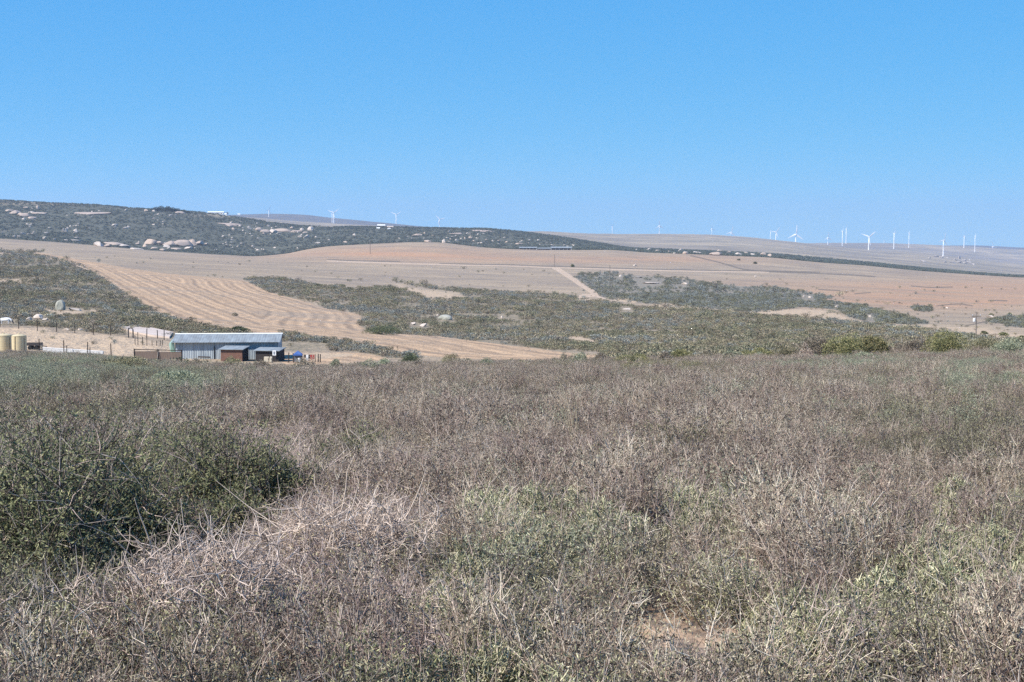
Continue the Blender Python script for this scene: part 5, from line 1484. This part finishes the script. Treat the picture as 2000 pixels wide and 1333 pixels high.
def tank(px, wpx, top, Y, label):
    x, y, z = at(px, Y); r = wpx / 2 * y / FPX
    h = y * e_of(top) - z
    o = empty('water_tank', (x, y, z), .3, label, 'water tank', 'cream water tanks')
    prof = [(r, -.3)]
    k = 9; hh = h - .45
    for i in range(k):
        a = hh * i / k; prof += [(r, a + .02), (r + .008, a + hh / k * .3), (r + .008, a + hh / k * .7), (r, a + hh / k * .95)]
    MB().lathe(prof + [(r, hh)], 40).obj('tank_body', M_TANK, o, smooth=True)
    MB().lathe([(r + .03, hh + .003), (r * .98, hh + .08), (r * .5, hh + .27), (r * .2, hh + .33)], 40).obj('tank_top', M_TANK, o, smooth=True)
    MB().lathe([(.22, hh + .3), (.24, hh + .42), (.1, hh + .45)], 20).obj('lid', M_TANK, o)
    MB().bar((r * .7, -r * .74, .1), (r * .7, -r * .74, h - .7), .04).obj('pipe', M_STEEL, o)
tank(8, 33, 650.5, 246, 'left cream plastic water tank, cut by the left edge')
tank(38, 28, 651.5, 243, 'right cream plastic water tank with a dark pipe on its front')

def trailer():
    x, y, z = ground(67, 683, 200); w_ = 30 * y / FPX
    o = empty('farm_trailer', (x, y, z), .12, 'dark flatbed farm trailer right of the cream tanks', 'trailer')
    MB().box(-w_ / 2, w_ / 2, -.8, .8, .72, .84).obj('bed', M_STEEL, o, bevel=.02)
    MB().box(-w_ / 2, w_ / 2, -.8, -.74, .845, 1.2).box(-w_ / 2, w_ / 2, .74, .8, .845, 1.2).obj('side_rail', M_STEEL, o)
    MB().bar((w_ / 2, 0, .7), (w_ / 2 + .9, 0, .45), .06).obj('drawbar', M_STEEL, o)
    for sx in (-.35, .3):
        for sy in (-.92, .92):
            wm = MB().lathe([(.14, -.1), (.34, -.11), (.37, -.06), (.37, .06), (.34, .11), (.14, .1)], 22).obj('wheel', M_TYRE, o)
            wm.rotation_euler = (math.pi / 2, 0, 0); wm.location = (w_ * sx * .6, sy, .37)
            rm = MB().lathe([(.05, -.07), (.2, -.06), (.2, .06), (.05, .07)], 18).obj('rim', M_LIME, wm)
    MB().box(-w_ * .2, w_ * .32, -.5, .5, .855, 1.12).obj('load', M_STEEL, o, bevel=.05)
trailer()
def low_wall():
    a = at(84, 243); b = at(201, 239)
    dx, dy = b[0] - a[0], b[1] - a[1]; L = math.hypot(dx, dy)
    ha = 14 * 243 / FPX
    o = empty('low_wall', (a[0], a[1], a[2]), math.atan2(dy, dx), 'long low whitewashed wall crossing behind the near posts', 'wall'); o['kind'] = 'thing'
    s = (b[2] - a[2])
    MB().add([(0, 0, -.4), (L, 0, s - .4), (L, .22, s - .4), (0, .22, -.4), (0, 0, ha), (L, 0, s + ha), (L, .22, s + ha), (0, .22, ha)],
             [(3, 2, 1, 0), (4, 5, 6, 7), (0, 1, 5, 4), (1, 2, 6, 5), (2, 3, 7, 6), (3, 0, 4, 7)]).obj('plastered_wall', M_LIME, o)
    MB().add([(-.04, -.04, ha + .003), (L + .04, -.04, s + ha + .003), (L + .04, .26, s + ha + .003), (-.04, .26, ha + .003), (-.04, -.04, ha + .07), (L + .04, -.04, s + ha + .07), (L + .04, .26, s + ha + .07), (-.04, .26, ha + .07)],
             [(3, 2, 1, 0), (4, 5, 6, 7), (0, 1, 5, 4), (1, 2, 6, 5), (2, 3, 7, 6), (3, 0, 4, 7)]).obj('coping', M_WHITE, o)
low_wall()
def slab():
    P = [(234, 641), (259, 636.5), (294, 641), (338, 650.5), (331, 660), (300, 657), (262, 650)]
    V = []
    for px, py in P: V.append(ground(px, py + 1.5, 200))
    c = np.mean(np.array(V), 0)
    top = [(v[0] - c[0], v[1] - c[1], v[2] - c[2] + .35) for v in V]; bot = [(v[0] - c[0], v[1] - c[1], v[2] - c[2] - .5) for v in V]
    n = len(V)
    o = MB().add(top + bot, [tuple(range(n))[::-1], tuple(range(n, 2 * n))] + [(i, (i + 1) % n, n + (i + 1) % n, n + i) for i in range(n)]).obj('concrete_slab', M_CONC)
    o.location = tuple(c); tag(o, 'large pale sloping concrete slab behind the post and rail fence', 'slab', kind='thing')
slab()
def pen():
    Y = 239
    a = at(262.5, Y); b = at(309, Y); c = at(355, Y)
    o = empty('pen_fence', a, 0, 'brown reed and timber pen fence left of the tin shed', 'fence', 'farm fences')
    h = 22 * Y / FPX
    L = lambda p: (p[0] - a[0], p[1] - a[1], p[2] - a[2])
    A, B, C_ = L(a), L(b), L(c)
    for p, r_ in ((A, .1), (B, .1), (C_, .1)): MB().bar((p[0], p[1], p[2] - .4), (p[0], p[1], p[2] + h), r_).obj('post', M_POST, o)
    for p, q in ((A, B), (B, C_)):
        MB().bar((p[0], p[1] - .1, p[2] + h - .12), (q[0], q[1] - .1, q[2] + h - .12), .07).obj('rail', M_POST, o)
        V, F = corrugated(q[0] - p[0] - .2, h * .82, .16, .02)
        me = bpy.data.meshes.new('reed_panel'); me.from_pydata([(v[0] + p[0] + .1, v[1] + p[1], v[2] + p[2] - .1) for v in V], [], F); me.materials.append(M_REED)
        q_ = link(bpy.data.objects.new('reed_panel', me)); q_.parent = o
    MB().bar((B[0] - .1, B[1] - .5, B[2] - .1), (B[0] + .05, B[1] - .12, B[2] + h * .8), .05).obj('brace', M_GPOST, o)
pen()
def canopy():
    Y = 238.5
    x, y, z = at(582, Y); w_ = 16 * Y / FPX; h = 16 * Y / FPX
    o = empty('canopy', (x, y, z), .1, 'blue peaked canopy on dark legs right of the sheds', 'canopy')
    for sx in (-1, 1):
        for sy in (-1, 1): MB().bar((sx * w_ / 2, sy * w_ / 2, -.2), (sx * w_ / 2, sy * w_ / 2, h - .02), .05).obj('leg', M_STEEL, o)
    e = w_ / 2 + .08
    MB().add([(-e, -e, h), (e, -e, h), (e, e, h), (-e, e, h), (0, 0, h + .62), (-e, -e, h - .22), (e, -e, h - .22), (e, e, h - .22), (-e, e, h - .22)],
             [(0, 1, 4), (1, 2, 4), (2, 3, 4), (3, 0, 4), (0, 5, 6, 1), (1, 6, 7, 2), (2, 7, 8, 3), (3, 8, 5, 0), (5, 8, 7, 6)]).obj('canopy_roof', M_BLUE, o)
    MB().box(-w_ / 2 + .06, w_ / 2 - .06, w_ / 2 - .08, w_ / 2 - .04, .05, h - .3).obj('side_curtain', M_GREYC, o)
    d = MB().lathe([(.2, 0), (.24, .05), (.24, .6), (.18, .68)], 20).obj('drum', M_WHITE); xx, yy, zz = at(584.5, Y - 1.1); d.location = (xx, yy, zz + .1)
    tag(d, 'round white drum under the blue canopy', 'drum')
canopy()
def washing():
    Y = 238
    a = at(594, Y); b = at(616, Y)
    o = empty('washing_line', a, 0, 'washing line on two posts right of the blue canopy', 'washing line')
    h = 1.35; q = (b[0] - a[0], b[1] - a[1], b[2] - a[2])
    MB().bar((0, 0, -.3), (0, 0, h), .05).obj('post', M_POST, o); MB().bar((q[0], q[1], q[2] - .3), (q[0], q[1], q[2] + h), .05).obj('post', M_POST, o)
    MB().bar((0, 0, h - .05), (q[0], q[1], q[2] + h - .05), .012, .012, 6).obj('line', M_STEEL, o)
    for f, wd, dr, mt, lab in ((.10, .22, .5, M_BLK, 'black shirt hanging at the left end of the washing line'), (.28, .42, .95, M_WHITE, 'white cloth hanging on the washing line'),
                               (.46, .22, .6, M_BLK, 'black cloth hanging right of the white cloth'), (.64, .42, .8, M_RED, 'wider red cloth hanging on the washing line'), (.86, .25, .75, M_RED, 'narrow red cloth hanging at the right end of the washing line')):
        n = 8; V, F = [], []
        for i in range(n + 1):
            xx = -wd / 2 + wd * i / n
            for t_ in (0, .02):
                for zz in (0, -dr):
                    V.append((xx, .05 * math.sin(i * 1.7) * (1 if zz else .2) + t_, zz + (.04 * math.sin(i) if zz else 0)))
        for i in range(n):
            p_ = i * 4; F += [(p_, p_ + 4, p_ + 5, p_ + 1), (p_ + 3, p_ + 7, p_ + 6, p_ + 2), (p_ + 1, p_ + 5, p_ + 7, p_ + 3), (p_, p_ + 2, p_ + 6, p_ + 4)]
        me = bpy.data.meshes.new('cloth'); me.from_pydata(V, [], F); me.materials.append(mt)
        c_ = link(bpy.data.objects.new('hanging_cloth', me)); c_.location = (a[0] + q[0] * f, a[1] + q[1] * f - .02, a[2] + q[2] * f + h - .06)
        tag(c_, lab, 'washing', 'washing on the line')
washing()

# ------------------------------------------------------------------ the white cow, grazing, facing right
def cow():
    x, y, z = ground(13, 634.5, 200)
    s = 27 * y / FPX / 2.75
    J = {'pel': (-.95, 0, 1.12), 'ribs': (-.35, 0, 1.02), 'chest': (.35, 0, 1.0), 'with': (.62, 0, 1.12), 'neck': (.95, 0, .92), 'poll': (1.22, 0, .60), 'fore': (1.34, 0, .42), 'muz': (1.44, 0, .18),
         'tail0': (-1.20, 0, 1.22), 'tail1': (-1.30, 0, .85), 'tail2': (-1.30, 0, .45),
         'earl': (1.20, .22, .62), 'earr': (1.20, -.22, .62)}
    Rr = {'pel': .33, 'ribs': .40, 'chest': .36, 'with': .27, 'neck': .20, 'poll': .15, 'fore': .12, 'muz': .085, 'tail0': .06, 'tail1': .03, 'tail2': .045, 'earl': .03, 'earr': .03}
    E = [('pel', 'ribs'), ('ribs', 'chest'), ('chest', 'with'), ('with', 'neck'), ('neck', 'poll'), ('poll', 'fore'), ('fore', 'muz'), ('pel', 'tail0'), ('tail0', 'tail1'), ('tail1', 'tail2'), ('poll', 'earl'), ('poll', 'earr')]
    for sd, sy in (('l', .20), ('r', -.20)):
        st = .10 if sd == 'l' else -.06
        J['sh' + sd] = (.50, sy, .80); J['kn' + sd] = (.52 + st, sy, .42); J['fh' + sd] = (.50 + st, sy, .05)
        Rr['sh' + sd] = .15; Rr['kn' + sd] = .065; Rr['fh' + sd] = .055
        J['hip' + sd] = (-.95, sy, .85); J['st' + sd] = (-.80 - st * .5, sy, .68); J['hk' + sd] = (-1.06 - st, sy, .42); J['hh' + sd] = (-.98 - st, sy, .05)
        Rr['hip' + sd] = .20; Rr['st' + sd] = .13; Rr['hk' + sd] = .065; Rr['hh' + sd] = .055
        E += [('chest', 'sh' + sd), ('sh' + sd, 'kn' + sd), ('kn' + sd, 'fh' + sd), ('pel', 'hip' + sd), ('hip' + sd, 'st' + sd), ('st' + sd, 'hk' + sd), ('hk' + sd, 'hh' + sd)]
    names = list(J); V = [J[n] for n in names]; Ed = [(names.index(a), names.index(b)) for a, b in E]
    me = bpy.data.meshes.new('cow'); me.from_pydata(V, Ed, [])
    o = link(bpy.data.objects.new('cow', me)); md = o.modifiers.new('s', 'SKIN'); md.use_smooth_shade = True
    for i, n in enumerate(names): me.skin_vertices[0].data[i].radius = (Rr[n], Rr[n]); me.skin_vertices[0].data[i].use_root = (n == 'pel')
    ss = o.modifiers.new('ss', 'SUBSURF'); ss.levels = 2; ss.render_levels = 2
    k = NT('cow_hide'); tc = k.coords()
    sp = k.n('ShaderNodeSeparateXYZ'); k.l(tc, sp.inputs[0])
    f = k.ramp(k.math('ADD', sp.outputs[0], k.math('MULTIPLY', k.noise(4, 3), .2)), 1.16, 1.26)
    k.l(k.mix(f, (.72, .71, .70), (.07, .065, .07)), k.b.inputs['Base Color']); k.b.inputs['Roughness'].default_value = .8
    me.materials.append(k.m)
    o.location = (x, y, z + .02); o.scale = (s,) * 3; o.rotation_euler = (0, 0, -.1)
    tag(o, 'white cow with a dark head grazing behind the fence', 'cow')
cow()

# ------------------------------------------------------------------ haze
def haze():
    k = bpy.data.materials.new('haze'); k.use_nodes = True
    t = k.node_tree; t.nodes.clear()
    out = t.nodes.new('ShaderNodeOutputMaterial'); pv = t.nodes.new('ShaderNodeVolumePrincipled')
    pv.inputs['Color'].default_value = (0.64, 0.76, 1.0, 1)
    pv.inputs['Density'].default_value = 5.2e-5
    pv.inputs['Anisotropy'].default_value = 0.2
    t.links.new(pv.outputs[0], out.inputs['Volume'])
    o = MB().box(-11500, 11500, -300, 17600, -420, 480).obj('haze', k)
    tag(o, kind='stuff')
haze()
